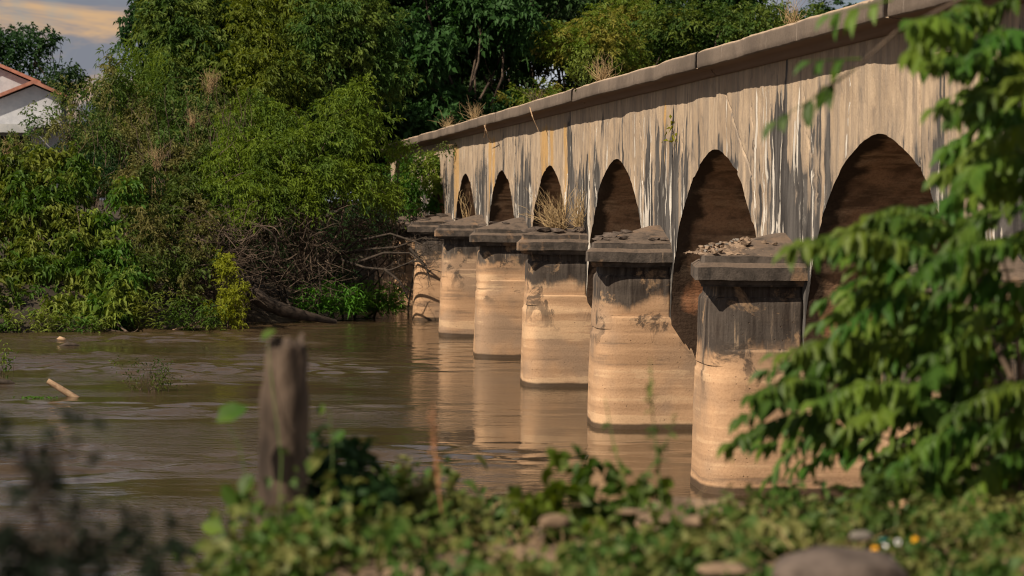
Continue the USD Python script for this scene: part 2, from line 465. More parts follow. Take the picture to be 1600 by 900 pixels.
def far_z(x, y):
    s = shore_dist(np.asarray(x, float), np.asarray(y, float))
    z = np.where(s < 0, np.maximum(s * 0.5, -1.5), 2.6 * (1 - np.exp(-np.maximum(s, 0) / 3.2)) + 0.03 * np.maximum(s, 0).clip(0, 60))
    return z + 0.18 * nf(np.stack([x, y, 0 * np.asarray(x, float)], -1), (0.5, 0.5, 1), 3, 3) * (s > 0.3)


gx, gy = np.meshgrid(np.concatenate([[-900, -400, -200], np.linspace(-110, 130, 201), [250, 500, 900]]), np.concatenate([np.linspace(36, 300, 221), [360, 500, 900]]), indexing='ij')
obj('far_bank', (np.stack([gx, gy, far_z(gx, gy)], -1).reshape(-1, 3), grid_faces(*gx.shape)), MAT['mud'], smooth=True, kind='structure')

# river: a fine sheet of real ripples where the photograph looks, set in a wide one
rng = np.random.default_rng(5)
X0, X1, Y0, Y1 = -26.0, 6.0, -26.0, 70.0
nx, ny = 260, 1100
wx, wy = np.meshgrid(np.linspace(X0, X1, nx), np.linspace(Y0, Y1, ny), indexing='ij')
wz = np.zeros_like(wx)
calm = np.clip(0.55 + 1.3 * nf(np.stack([wx, wy, 0 * wx], -1), (0.09, 0.20, 1), 3, 11), 0.08, 1.25)
calm *= 1 - 0.80 / (1 + np.exp(-(wx + 6.0) * 1.1))                  # sheltered, smoother water along the piers
for k in range(46):
    lam = rng.uniform(0.5, 2.4)
    th = rng.normal(1.45, 0.55)
    ph = rng.uniform(0, 6.28)
    amp = 0.0052 * lam ** 0.8
    wz += amp * np.sin(2 * np.pi / lam * (wx * math.cos(th) + wy * math.sin(th)) + ph + 1.5 * np.sin(wx * 0.21 + ph) + 1.2 * np.sin(wy * 0.13 + 2 * ph))
edge = np.minimum.reduce([wx - X0, X1 - wx, wy - Y0, Y1 - wy]).clip(0, 2) / 2
wz *= calm * edge
fine = (np.stack([wx, wy, wz], -1).reshape(-1, 3), grid_faces(nx, ny))
B = 900.0
rim = np.array([(X0, Y0, 0), (X1, Y0, 0), (X1, Y1, 0), (X0, Y1, 0), (-B, -B, 0), (B, -B, 0), (B, B, 0), (-B, B, 0)], float)
rf = np.array([(4, 5, 1), (4, 1, 0), (5, 6, 2), (5, 2, 1), (6, 7, 3), (6, 3, 2), (7, 4, 0), (7, 0, 3)])
river_v, river_f = join(fine, (rim, rf))
river_v[:, 2] += 0.12
obj('river', (river_v, river_f), MAT['water'], smooth=True, kind='structure')

# the near bank, where the photographer stands
CA = np.array([EYE[0], EYE[1]])
CF, CR = np.array([sy_, cy_]), np.array([cy_, -sy_])


def near_z(x, y):
    p = np.stack([np.asarray(x, float), np.asarray(y, float)], -1) - CA
    d, r = p @ CF, p @ CR
    edge = 7.2 + 5.6 / (1 + np.exp(-(r + 1.15) * 9)) + 0.25 * np.clip(r, 0, 12)
    over = np.maximum(d - edge, 0)
    z = 3.78 - np.minimum(over * 0.95, 5.2) + 0.10 * nf(np.stack([p[..., 0], p[..., 1], 0 * d], -1), (1.1, 1.1, 1), 3, 8)
    z = z - 0.05 * np.clip(d - 9.5, 0, 5)
    return z + 0.12 * np.clip(r - 2.0, 0, 2.5) - 0.05 * np.clip(-r - 1, 0, 8)


gx, gy = np.meshgrid(np.linspace(-45, 40, 231), np.concatenate([np.linspace(-90, -46, 30), np.linspace(-45.5, -22, 150)]), indexing='ij')
obj('near_bank', (np.stack([gx, gy, near_z(gx, gy)], -1).reshape(-1, 3), grid_faces(*gx.shape)), MAT['soil'], smooth=True, kind='structure')

# ------------------------------------------------------------------ the bridge
SP, HW, WIDTH = 12.0, 4.5, 4.2                                       # spacing of the piers, half span of an arch, width of the bridge
Z_SPRING, Z_CROWN, Z_WALL = 2.78, 6.55, 8.11
ARCH_W = np.array([0, 0.25, 0.8, 1.3, 1.7, 2.1, 2.5, 3.0, 3.4, 3.75, 4.05, 4.25, 4.4, 4.5])
ARCH_Z = np.array([6.55, 6.54, 6.45, 6.31, 6.18, 6.02, 5.80, 5.42, 5.09, 4.70, 4.24, 3.78, 3.28, 2.70])
from scipy.interpolate import PchipInterpolator
_s = np.concatenate([[0], np.cumsum(np.hypot(np.diff(ARCH_W), np.diff(ARCH_Z)))])
_fw, _fz = PchipInterpolator(_s, ARCH_W), PchipInterpolator(_s, ARCH_Z)


def arch_curve(n):
    s = np.linspace(0, _s[-1], n)
    w, z = _fw(s), _fz(s)
    return np.concatenate([-w[::-1], w[1:]]), np.concatenate([z[::-1], z[1:]])


JOINTS = [-8.2, 5.6, 11.45, 22.1, 31.0, 44.2, 57.0]
WIDE_JOINTS = [-8.2, 22.1, 57.0]
bridge = thing('arch_bridge', 'old streaked concrete railway bridge of many round arches crossing the brown river', 'bridge')

CRACKS = [(5.2, 7.75, 2.6, 5.9), (2.7, 7.3, 2.4, 5.3), (-1.2, 7.4, -2.4, 5.4), (-9.2, 7.0, -10.2, 5.6), (14.6, 7.4, 14.2, 5.6), (9.4, 7.0, 9.9, 5.4), (26.6, 7.4, 26.2, 5.6), (38.4, 7.4, 38.0, 5.8)]


def relief(y, z):
    """How far the weathered face stands back (+) or proud (-), metres."""
    p = np.stack([y, z, 0 * y], -1)
    flake = nf(p, (0.9, 0.45, 1), 5, 21)
    low = np.clip((7.4 - z) / 1.5, 0, 1)
    r = 0.012 * nf(p, (0.7, 0.5, 1), 4, 20) + 0.007 * nf(p, (5, 3, 1), 3, 22) + 0.030 * low / (1 + np.exp(-(flake - 0.35) * 45))
    for a, b, c, d in CRACKS:                                        # cracks run down and aside from the shoulders of the arches
        t = np.clip((b - z) / (b - d), 0, 1)
        yc = a + (c - a) * t + 0.06 * np.sin(z * 5 + a) + 0.025 * np.sin(z * 17)
        r = r + 0.05 * (np.abs(y - yc) < 0.035) * (z < b) * (z > d)
    for j in JOINTS:
        dy = np.abs(y - j - 0.03 * np.sin(z * 3 + j))
        r = r + (0.06 if j in WIDE_JOINTS else 0.025) * (dy < (0.035 if j in WIDE_JOINTS else 0.02))
    return r


def stains(y, z, zl, wdist):
    """Vertical run-off stains of the face: dark growth, white lime and rust-coloured ochre. wdist: |distance| from the arch's crown along y."""
    p = np.stack([y, z, 0 * y], -1)
    pierd = 6.0 - wdist                                              # distance from the middle of the pier
    leg = np.clip((wdist - 1.4) / 3.2, 0, 1)                          # 0 over the crown, 1 over a pier
    mid = np.exp(-(pierd / 1.5) ** 2)
    low = np.clip((7.7 - z) / 2.2, 0, 1)
    yw = y + 0.10 * nf(p, (0.9, 0.8, 1), 3, 36) + 0.035 * nf(p, (4.0, 2.2, 1), 3, 37)
    y1 = np.stack([yw, 0.07 * z, 0 * y], -1)
    cw, cn = nf(y1, (1.3, 1, 1), 3, 31), nf(y1, (4.2, 1, 1), 3, 32)
    tops = 6.95 + 1.3 * nf(y1, (1.9, 1, 1), 3, 33) + 0.5 * nf(y1, (7.0, 1, 1), 2, 34)   # each run of growth starts at its own height
    below = 1 / (1 + np.exp((z - tops) * 9))
    rag = nf(p, (2.2, 0.9, 1), 4, 38)
    dark = (0.29 + 0.34 * leg + 0.30 * mid + 0.44 * cw + 0.26 * cn + 0.30 * rag) * below * (0.75 + 0.25 * low)
    side = np.exp(-((wdist - 4.2) / 1.0) ** 2)
    wtops = 6.3 + 1.2 * nf(y1, (3.0, 1, 1), 3, 43)
    wbelow = 1 / (1 + np.exp((z - wtops) * 7))
    w1, w2 = nf(y1, (3.0, 1, 1), 3, 41), nf(y1, (9.0, 1, 1), 2, 42)
    white = (0.05 + 0.08 * leg + 0.32 * side + 0.36 * w1 + 0.22 * w2 + 0.24 * rag) * wbelow
    thin = nf(y1, (12.0, 1, 1), 2, 44)
    white = np.maximum(white, (thin - 0.95) * 1.8 * np.clip((8.0 - z) / 0.6, 0, 1))
    oc = np.zeros_like(y)
    for c, s, a in ((11.5, 0.16, 0.95), (26.8, 1.5, 0.85), (30.6, 1.7, 0.95), (22.3, 0.2, 0.8), (45.0, 1.6, 0.85), (57.5, 1.6, 0.8), (68.0, 2.5, 0.45), (-4.2, 0.15, 0.4)):
        oc = np.maximum(oc, a * np.exp(-((y - c) / s) ** 2))
    ochre = oc * (0.75 + 0.5 * nf(p, (1.6, 0.12, 1), 3, 51)) * np.clip((8.1 - z) / 0.5, 0.3, 1)
    dark = np.where(oc > 0.5, dark - 0.12, dark)
    return dark, white, ochre


def bay(i):
    """The bay of arch i, from the middle of pier i to the middle of pier i + 1: face, soffit and back."""
    y0 = SP * i
    fine = -1 <= i <= 3
    w, za = arch_curve(46 if fine else 26)
    nleg = 22 if fine else 10
    wl = np.linspace(-6.0, -4.5, nleg)[:-1]
    ws = np.concatenate([wl, w, -wl[::-1]])
    zs = np.concatenate([np.full(nleg - 1, 2.70), za, np.full(nleg - 1, 2.70)])
    extra = []
    for j in JOINTS:
        if y0 < j < y0 + SP:
            extra += [j - y0 - 6 + e for e in (-0.055, -0.03, -0.02, 0.02, 0.03, 0.055)]
    dense = np.linspace(-4.4, 4.4, 110 if fine else 50)
    add = np.concatenate([dense, extra])
    zz = np.interp(add, ws, zs)
    order = np.argsort(np.concatenate([ws, add]), kind='stable')
    ws, zs = np.concatenate([ws, add])[order], np.concatenate([zs, zz])[order]
    nr = 60 if fine else 30
    t = np.linspace(0, 1, nr)
    y = np.repeat((y0 + 6 + ws)[:, None], nr, 1)
    z = zs[:, None] + t[None] * (Z_WALL - zs[:, None])
    zl = np.repeat(zs[:, None], nr, 1)
    y = y + np.where(t[None] == 0, 0.030 * nf(np.stack([y, z, y], -1), (2.2, 2.2, 2.2), 4, 61), 0)
    x = relief(y, z)
    v = np.stack([x, y, z], -1).reshape(-1, 3)
    f = grid_faces(len(ws), nr)[:, ::-1]
    d, wh, oc = stains(y, z, zl, np.abs(y - y0 - 6))
    obj('spandrel_wall', (v, f), MAT['wall'], bridge, True, dict(dark=d.ravel(), white=wh.ravel(), ochre=oc.ravel()))
    # soffit, from just behind the face to the back
    w, za = arch_curve(40)
    xs = np.concatenate([[0.0, 0.03], np.linspace(0.1, 1.0, 10), np.linspace(1.2, WIDTH, 12)])
    X, W = np.meshgrid(xs, w, indexing='ij')
    Zs = np.repeat(za[None], len(xs), 0)
    Zs = np.where(np.abs(W) > 4.45, Zs - 1.5 * np.clip(X, 0, 1) - (X > 0) * 0.1, Zs)
    P = np.stack([X, y0 + 6 + W, Zs], -1)
    nrm = unit(np.stack([0 * W, -W, -(Zs - 2.0)], -1))
    rough = 0.035 * nf(P, (0.9, 1.3, 1.6), 4, 71)
    course = 0.012 * np.sign(np.sin(Zs * 9.0 + 0.6 * nf(P, (1, 1, 1), 2, 72)))
    P = P + nrm * (rough + course)[..., None] * np.clip(X / 0.12, 0, 1)[..., None]
    P[0] = np.stack([relief(y0 + 6 + w, za) + 0.004, y0 + 6 + w, za], -1)
    ring = np.clip(1.05 - X / 0.95, 0, 1) * np.clip((W + 1.5) / 2.0, 0.25, 1) * 0.75
    foot = np.clip((4.4 - Zs) / 1.4, 0, 1)
    ring = np.maximum(ring, np.clip((3.35 - Zs) / 0.35, 0, 1))
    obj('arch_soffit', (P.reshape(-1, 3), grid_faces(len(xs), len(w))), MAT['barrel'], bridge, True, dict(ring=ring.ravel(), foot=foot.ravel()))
    # downstream face
    bw = np.concatenate([[-6.0], w, [6.0]])
    bz = np.concatenate([[2.7], za, [2.7]])
    v = np.concatenate([np.stack([np.full(len(bw), WIDTH), y0 + 6 + bw, bz], -1), np.stack([np.full(len(bw), WIDTH), y0 + 6 + bw, np.full(len(bw), Z_WALL)], -1)])
    n = len(bw)
    q = np.array([(k, k + 1, n + k + 1, n + k) for k in range(n - 1)])
    z0 = np.zeros(len(v))
    obj('downstream_wall', (v, q), MAT['wall'], bridge, False, None if False else dict(), None)


BAYS = range(-3, 8)
for i in BAYS:
    bay(i)


def plan(hy, nose, x_nose0, x_back, n=26, n_side=14):
    """Outline of a pier, from the near side round the upstream nose to the far side and back."""
    a = np.linspace(-np.pi / 2, np.pi / 2, n)
    tip = nose - 0.10 + 0.26 * np.sin(a)
    nx_ = x_nose0 - (x_nose0 - tip) * np.abs(np.cos(a)) ** 0.5
    ny_ = hy * np.sign(np.sin(a)) * np.abs(np.sin(a)) ** 0.62
    s = np.linspace(x_back, x_nose0, n_side)[:-1]
    near = np.stack([s, np.full(len(s), -hy)], -1)
    return np.concatenate([near, np.stack([nx_, ny_], -1), near[::-1] * [1, -1]])


def loft(levels, y0, edge, seed, step=0.002, amp=0.010, slope=False):
    """levels: (z, plan). A closed body with weathered, slightly uneven faces."""
    rings = np.stack([np.concatenate([p, np.full((len(p), 1), z)], 1) for z, p in levels], 1)
    n, m = rings.shape[:2]
    c = np.array([0.8, 0, 0])
    out = unit((rings - c) * [0.4, 1.0, 0])
    W = rings + [0, y0, 0]
    r = amp * nf(W, (0.9, 0.9, 0.9), 4, seed) + step * np.sign(nf(W * [0.05, 0.05, 1], (1, 1, 2.3), 2, seed + 5))
    v = (W + out * r[..., None]).reshape(-1, 3)
    f = grid_faces(n, m, True)
    if slope:
        q = v.reshape(n, m, 3)
        q[..., 2] = np.minimum(q[..., 2], 2.78 - 0.80 * (q[..., 0] + 0.05).clip(0, 1.7))
        v = q.reshape(-1, 3)
    top = v.reshape(n, m, 3)[:, -1].mean(0)
    k = len(v)
    v = np.vstack([v, top])
    idx = np.arange(n) * m + m - 1
    f = np.vstack([f, np.stack([idx, np.roll(idx, -1), np.full(n, k)], -1)])
    return (v, f), np.full(len(v), edge)


EDGE = {-2: 3.0, -1: 3.0, 0: 2.72, 1: 3.02, 2: 3.0, 3: 3.35, 4: 3.25, 5: 2.9, 6: 3.4, 7: 3.4}
TOPS = {}


def cap_body(i, rng):
    """Cap stone: moulding, slab, sloped tier and a half pyramid against the wall."""
    def poly(inset, back=0.06):
        hy, n = 1.64 - inset, -2.03 + inset
        return np.array([(back, -hy), (n + 0.05, -hy), (n, -hy + 0.05), (n + 0.60, hy - 0.05), (n + 0.65, hy), (back, hy)])

    def slab(i0, z0, i1, z1):
        return hull(np.concatenate([np.c_[poly(i0), np.full(6, z0)], np.c_[poly(i1), np.full(6, z1)]]))
    neck = slab(0.17, 3.90, 0.17, 3.97)
    mould = slab(0.16, 3.93, 0.09, 4.03)
    body = slab(0.0, 4.02, 0.0, 4.25) + slab(0.0, 4.24, 0.12, 4.33) + slab(0.15, 4.31, 0.16, 4.45)
    top = hull(np.concatenate([np.c_[poly(0.17), np.full(6, 4.44)], np.c_[poly(0.22), np.full(6, 4.47)], [(0.05, -0.14, 4.87), (0.05, 0.14, 4.87), (-0.25, 0, 4.84)]]))
    return neck, mould, body, top


def roughen(man, length, amp, y0, seed, s=3.0):
    v, f = tri(man.refine_to_length(length))
    w = v + [0, y0, 0]
    d = wob(w, s, 1.0, seed) - FB0
    e = wob(w, 0.8, 1.0, seed + 9) - FB0
    keep = np.clip(-v[:, :1] / 0.08, 0, 1)
    return w + keep * (d * amp + e * amp * 1.2), f


def pier(i):
    y0 = SP * i
    near = -1 <= i <= 3
    rng = np.random.default_rng(100 + i)
    nlev = 40 if near else 22
    base = 0.0 if i < 6 else 0.0
    lv = []
    for z in np.linspace(-1.2, 2.30, nlev):
        b = (2.3 - z) * 0.022
        lv.append((z, plan(1.50 + b * 0.5, -1.51 - b, -0.45, WIDTH + 0.5, 30 if near else 20)))
    for z, k in ((2.34, 0.03), (2.5, 0.045), (2.70, 0.05), (2.775, 0.05)):
        lv.append((z, plan(1.50 - k * 0.6, -1.51 + k, -0.45, WIDTH + 0.5, 30 if near else 20)))
    body, e = loft(lv, y0, EDGE[i], 80 + i, slope=True)
    p = obj('pier', body, MAT['pier'], bridge, 35 if False else True, dict(edge=e))
    lv = []
    for z in np.linspace(2.45, 3.62, 16):
        b = (3.6 - z) * 0.02
        lv.append((z, plan(1.42 + b * 0.4, -1.46 - b, -0.65, 0.05, 30 if near else 20, 8)))
    for z, k in ((3.67, 0.02), (3.70, 0.05), (3.715, 0.07), (3.80, 0.075), (3.92, 0.08), (3.95, 0.10)):
        lv.append((z, plan(1.42 - k, -1.46 + k, -0.65, 0.05, 30 if near else 20, 8)))
    body, e = loft(lv, y0, EDGE[i], 90 + i, amp=0.02)
    obj('upper_block', body, MAT['pier'], p, True, dict(edge=e))
    neck, mould, slab, top = cap_body(i, rng)
    ln = 0.09 if near else 0.2
    broken = i in (2, 5, 6)
    a = 0.06 if broken else 0.028
    obj('cap_neck', roughen(neck, ln, 0.02, y0, 200 + i), MAT['cap'], p, 40)
    obj('cap_moulding', roughen(mould, ln, 0.02, y0, 210 + i), MAT['cap'], p, 40)
    obj('cap_slab', roughen(slab, ln, a, y0, 220 + i), MAT['cap'], p, 40)
    obj('cap_pyramid', roughen(top, ln, a * 1.3, y0, 230 + i), MAT['cap'], p, 40)
    if i >= 6:                                                      # footing of the last piers, bare at low water
        lv = [(z, plan(1.75, -1.8, -0.45, WIDTH + 0.7, 20)) for z in (-1.2, -0.4, 0.2, 0.42, 0.5)]
        body, e = loft(lv, y0, 9.0, 300 + i)
        obj('footing', body, MAT['pier'], p, True, dict(edge=e))


for i in range(-2, 8):
    pier(i)


def coping(ya, yb, seed):
    prof = np.array([(-0.02, 8.09), (-0.10, 8.10), (-0.13, 8.14), (-0.17, 8.16), (-0.19, 8.215), (-0.28, 8.222), (-0.40, 8.226), (-0.50, 8.23), (-0.53, 8.245), (-0.535, 8.33), (-0.53, 8.42),
                     (-0.53, 8.52), (-0.515, 8.565), (-0.46, 8.60), (-0.34, 8.63), (-0.12, 8.65), (0.25, 8.66), (0.27, 8.40), (0.25, 8.09)])
    n = max(int((yb - ya) / 0.14), 4)
    ys = np.linspace(ya, yb, n)
    P = np.stack([np.repeat(prof[:, :1], n, 1), np.repeat(ys[None], len(prof), 0), np.repeat(prof[:, 1:], n, 1)], -1)
    low = nf(np.stack([ys, 0 * ys, 0 * ys], -1), (0.35, 1, 1), 3, seed)
    out = np.clip(-prof[:, 0] / 0.6, 0, 1)[:, None]
    P[..., 0] += -0.045 * out * low[None]
    P[..., 2] += 0.014 * out * nf(np.stack([ys, 0 * ys, 0 * ys], -1), (0.5, 1, 1), 4, seed + 1)[None]
    P += 0.012 * out[..., None] * (wob(P, 4.0, 2.0, seed + 2) - 2 * FB0)
    chip = nf(P, (3, 1.6, 3), 3, seed + 7)
    P[..., 2] -= 0.06 * (np.clip(chip - 0.5, 0, 1)) * (prof[:, 1:] > 8.5) * out
    v = P.reshape(-1, 3)
    f = grid_faces(len(prof), n)
    k = len(prof)
    ends = [np.arange(k) * n, np.arange(k) * n + n - 1]
    for e, flip in zip(ends, (1, -1)):
        c = len(v)
        v = np.vstack([v, v[e].mean(0)])
        f = np.vstack([f, np.stack([e[:-1], e[1:], np.full(k - 1, c)], -1)[:, ::flip]])
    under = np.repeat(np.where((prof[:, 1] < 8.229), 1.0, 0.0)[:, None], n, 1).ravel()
    return (v, f), np.concatenate([under, [0, 0]])


cuts = [-36.0, -23.0, -8.2, 5.6, 22.1, 40.0, 57.0, 76.0, 96.0]
for k, (a, b) in enumerate(zip(cuts[:-1], cuts[1:])):
    m, u = coping(a + 0.006, b - 0.006, 400 + 10 * k)
    obj('coping', m, MAT['coping'], bridge, 45 if False else True, dict(under=u))
    v, f = m
    far = v.copy()
    far[:, 0] = WIDTH - v[:, 0]
    obj('downstream_coping', (far, f[:, ::-1]), MAT['coping'], bridge, True, dict(under=u))
deck = trimesh.creation.box([WIDTH - 0.52, 132, 0.4])
deck.apply_translation([WIDTH / 2, 30, 8.2])
obj('deck', deck, MAT['cap'], bridge)
ab = trimesh.creation.box([WIDTH - 0.04, 10, 12.0])
ab.apply_translation([WIDTH / 2, 101, 2.0])
obj('abutment', ab, MAT['cap'], bridge)
ab2 = ab.copy()
ab2.apply_translation([0, -142, 0])
obj('abutment', ab2, MAT['cap'], bridge)

# ------------------------------------------------------------------ growing things: shapes
def leaves(P, D, N, L, W, six=False, fold=0.3, droop=0.25):
    """Folded, drooping leaves: from base points P along D, upper side N."""
    n = len(P)
    D = unit(D)
    S = unit(np.cross(D, N))
    N = np.cross(S, D)
    L = np.broadcast_to(L, (n,))[:, None]
    W = np.broadcast_to(W, (n,))[:, None]
    z = np.array([0, 0, 1.0])
    if not six:
        v = np.stack([P, P + D * L * 0.42 + S * W * 0.5 + N * W * fold, P + D * L - z * L * droop, P + D * L * 0.42 - S * W * 0.5 + N * W * fold], 1)
        f = np.array([(0, 1, 2), (0, 2, 3)])
    else:
        m1, m2 = P + D * L * 0.33, P + D * L * 0.68 - z * L * droop * 0.35
        v = np.stack([P, m1 + S * W * 0.5 + N * W * fold, m2 + S * W * 0.42 + N * W * fold, P + D * L * 0.97 - z * L * droop, m2 - S * W * 0.42 + N * W * fold, m1 - S * W * 0.5 + N * W * fold, m1, m2], 1)
        f = np.array([(0, 1, 6), (1, 2, 7), (1, 7, 6), (2, 3, 7), (0, 6, 5), (5, 6, 7), (5, 7, 4), (4, 7, 3)])
    k = v.shape[1]
    return v.reshape(-1, 3), (f[None] + (np.arange(n) * k)[:, None, None]).reshape(-1, 3)


def rand_unit(rng, n):
    return unit(rng.normal(size=(n, 3)))


def clumps_of(rng, lobes, k=7, size=0.46):
    """Each lobe as k smaller clumps sitting around it, with gaps between."""
    out = []
    for c in np.asarray(lobes, float):
        u = rand_unit(rng, k)
        u[:, 2] = u[:, 2] * 0.9 + 0.1
        s = size * rng.uniform(0.65, 1.25, (k, 1))
        out.append(np.hstack([c[:3] + u * c[3:] * rng.uniform(0.5, 0.95, (k, 1)), c[3:] * s]))
    return np.vstack(out)


def crown(rng, lobes, dens, Ls, nl, L, W, droop=0.25, outward=0.9, up=0.25, hang=0.3, shell=0.5, six=False, sub=0):
    if sub:
        lobes = clumps_of(rng, lobes, sub)
    """Sprays of leaves through the outer part of a set of lobes (x, y, z, rx, ry, rz)."""
    Ps, Ds, Ns, Sz = [], [], [], []
    for c in np.asarray(lobes, float):
        o, r = c[:3], c[3:]
        area = 4 * np.pi * (np.prod(r) ** (2 / 3))
        n = max(int(area * dens), 6)
        u = rand_unit(rng, n)
        rad = 1 - shell * rng.random(n) ** 1.6
        rad = rad * (0.80 + 0.45 * noise(u * 2.2 + o * 0.7, 5))
        p = o + u * r * rad[:, None]
        d = unit(u * outward + np.array([0, 0, up]) + rng.normal(size=(n, 3)) * 0.4)
        side = unit(np.cross(d, rand_unit(rng, n)))
        ls = Ls * rng.uniform(0.6, 1.3, n)
        for j in range(nl):
            t = (j + rng.random(n)) / nl
            q = p + d * (ls * t)[:, None] - np.array([0, 0, 1.0]) * (hang * ls * t * t)[:, None]
            sg = 1 if j % 2 else -1
            Ps.append(q)
            Ds.append(unit(d * 0.6 + side * 0.8 * sg - np.array([0, 0, hang]) + rng.normal(size=(n, 3)) * 0.35))
            Ns.append(unit(np.array([0, 0, 0.45]) + u * 0.9 + rng.normal(size=(n, 3)) * 0.38))
            Sz.append(rng.uniform(0.65, 1.25, n))
    P, D, N, S = np.vstack(Ps), np.vstack(Ds), np.vstack(Ns), np.concatenate(Sz)
    return leaves(P, D, N, L * S, W * S, six, 0.3, droop)


def curve(rng, a, b, n=6, bow=0.15, sag=0.0):
    """A wandering line from a to b."""
    a, b = np.asarray(a, float), np.asarray(b, float)
    t = np.linspace(0, 1, n)[:, None]
    ln = np.linalg.norm(b - a)
    w = rng.normal(size=(2, 3)) * bow * ln
    return a + (b - a) * t + np.sin(np.pi * t) * w[0] + np.sin(2 * np.pi * t) * w[1] * 0.5 - np.array([0, 0, 1.0]) * np.sin(np.pi * t) * sag * ln


def limbs(rng, base, lobes, r0, fork=0.35, sides=6, twigs=2):
    """A tapered trunk that forks towards each lobe."""
    base = np.asarray(base, float)
    L = np.asarray(lobes, float)
    mid = L[:, :3].mean(0)
    top = base + (mid - base) * 0.75
    tr = curve(rng, base - [0, 0, 0.4], top, 9, 0.05)
    ms = [tube(tr, np.linspace(r0, r0 * 0.55, 9) * (1 + 0.5 * np.exp(-np.arange(9) * 1.5)), sides + 2)]
    for c in L:
        k = int(rng.integers(int(9 * fork), 9))
        b = curve(rng, tr[k], c[:3], 7, 0.10)
        rr = r0 * 0.5 * (1 - 0.04 * k)
        ms.append(tube(b, np.linspace(rr, rr * 0.2, 7), sides))
        for _ in range(twigs):
            e = c[:3] + rand_unit(rng, 1)[0] * c[3:] * 0.9
            ms.append(tube(curve(rng, b[int(rng.integers(3, 7))], e, 5, 0.12), np.linspace(rr * 0.25, rr * 0.07, 5), 4))
    return join(*ms)


def twigs_between(rng, starts, ends, r, n=6, bow=0.14, sides=4, taper=0.3, sag=0.0):
    return join(*[tube(curve(rng, a, b, n, bow, sag), np.linspace(q, q * taper, n), sides, False) for a, b, q in zip(starts, ends, np.broadcast_to(r, len(starts)))])


def put(name, label, cat, loc, parts, group=None):
    """A thing at loc from parts (name, mesh in world coordinates, material)."""
    t = thing(name, label, cat, loc, group)
    for n, (v, f), m in parts:
        obj(n, (np.asarray(v) - np.asarray(loc, float), f), m, t, smooth=n not in ('crown', 'leaf', 'leaves', 'foliage', 'blades'), kind='stuff' if n in ('leaves', 'twigs', 'blades', 'plume', 'seeds', 'petals') else None)
    return t


def lob(px, py, y, r, flat=1.0):
    c = at(px, py, y=y)
    return (*c, r, r, r * flat)


def ground(p):
    return np.array([p[0], p[1], float(far_z(np.array([p[0]]), np.array([p[1]]))[0])])


# ------------------------------------------------------------------ far trees: three kinds, then copies
FOREST = 'trees of the dark wood behind the bridge'


def big_tree(name, label, kind, H, R, seed, leaf, L, W, dens, nl=7, group=None, hang=0.3):
    rng = np.random.default_rng(seed)
    lobes = []
    for k in range(20):
        a, h = rng.uniform(0, 6.28), rng.uniform(0.22, 0.95)
        rr = R * (0.85 if h < 0.7 else 0.5) * rng.uniform(0.45, 1.0)
        s = rng.uniform(0.26, 0.42) * R
        lobes.append((rr * math.cos(a), rr * math.sin(a), h * H, s, s, s * 0.85))
    t = thing(name, label, kind, (0, 0, 0), group)
    obj('trunk', limbs(rng, (0, 0, 0), lobes, 0.32, 0.3), MAT['bark'], t, True)
    obj('crown', crown(rng, lobes, dens, 0.8, nl, L, W, hang=hang, sub=7, shell=0.6), LEAF[leaf], t)
    return t


def place_tree(t, px, y, rz, sc, first, label, x=None):
    p = at(px, 310, y=y)
    p = ground(p) - [0, 0, 0.2]
    if first:
        ops = UsdGeom.Xformable(t).GetOrderedXformOps()
        ops[0].Set(Gf.Vec3d(*map(float, p)))
        UsdGeom.Xformable(t).AddRotateZOp().Set(float(rz))
        UsdGeom.Xformable(t).AddScaleOp().Set(Gf.Vec3f(*map(float, np.broadcast_to(sc, 3))))
        t.SetCustomDataByKey('label', label)
        return t
    return copy_of(t, label, p, rz, sc)


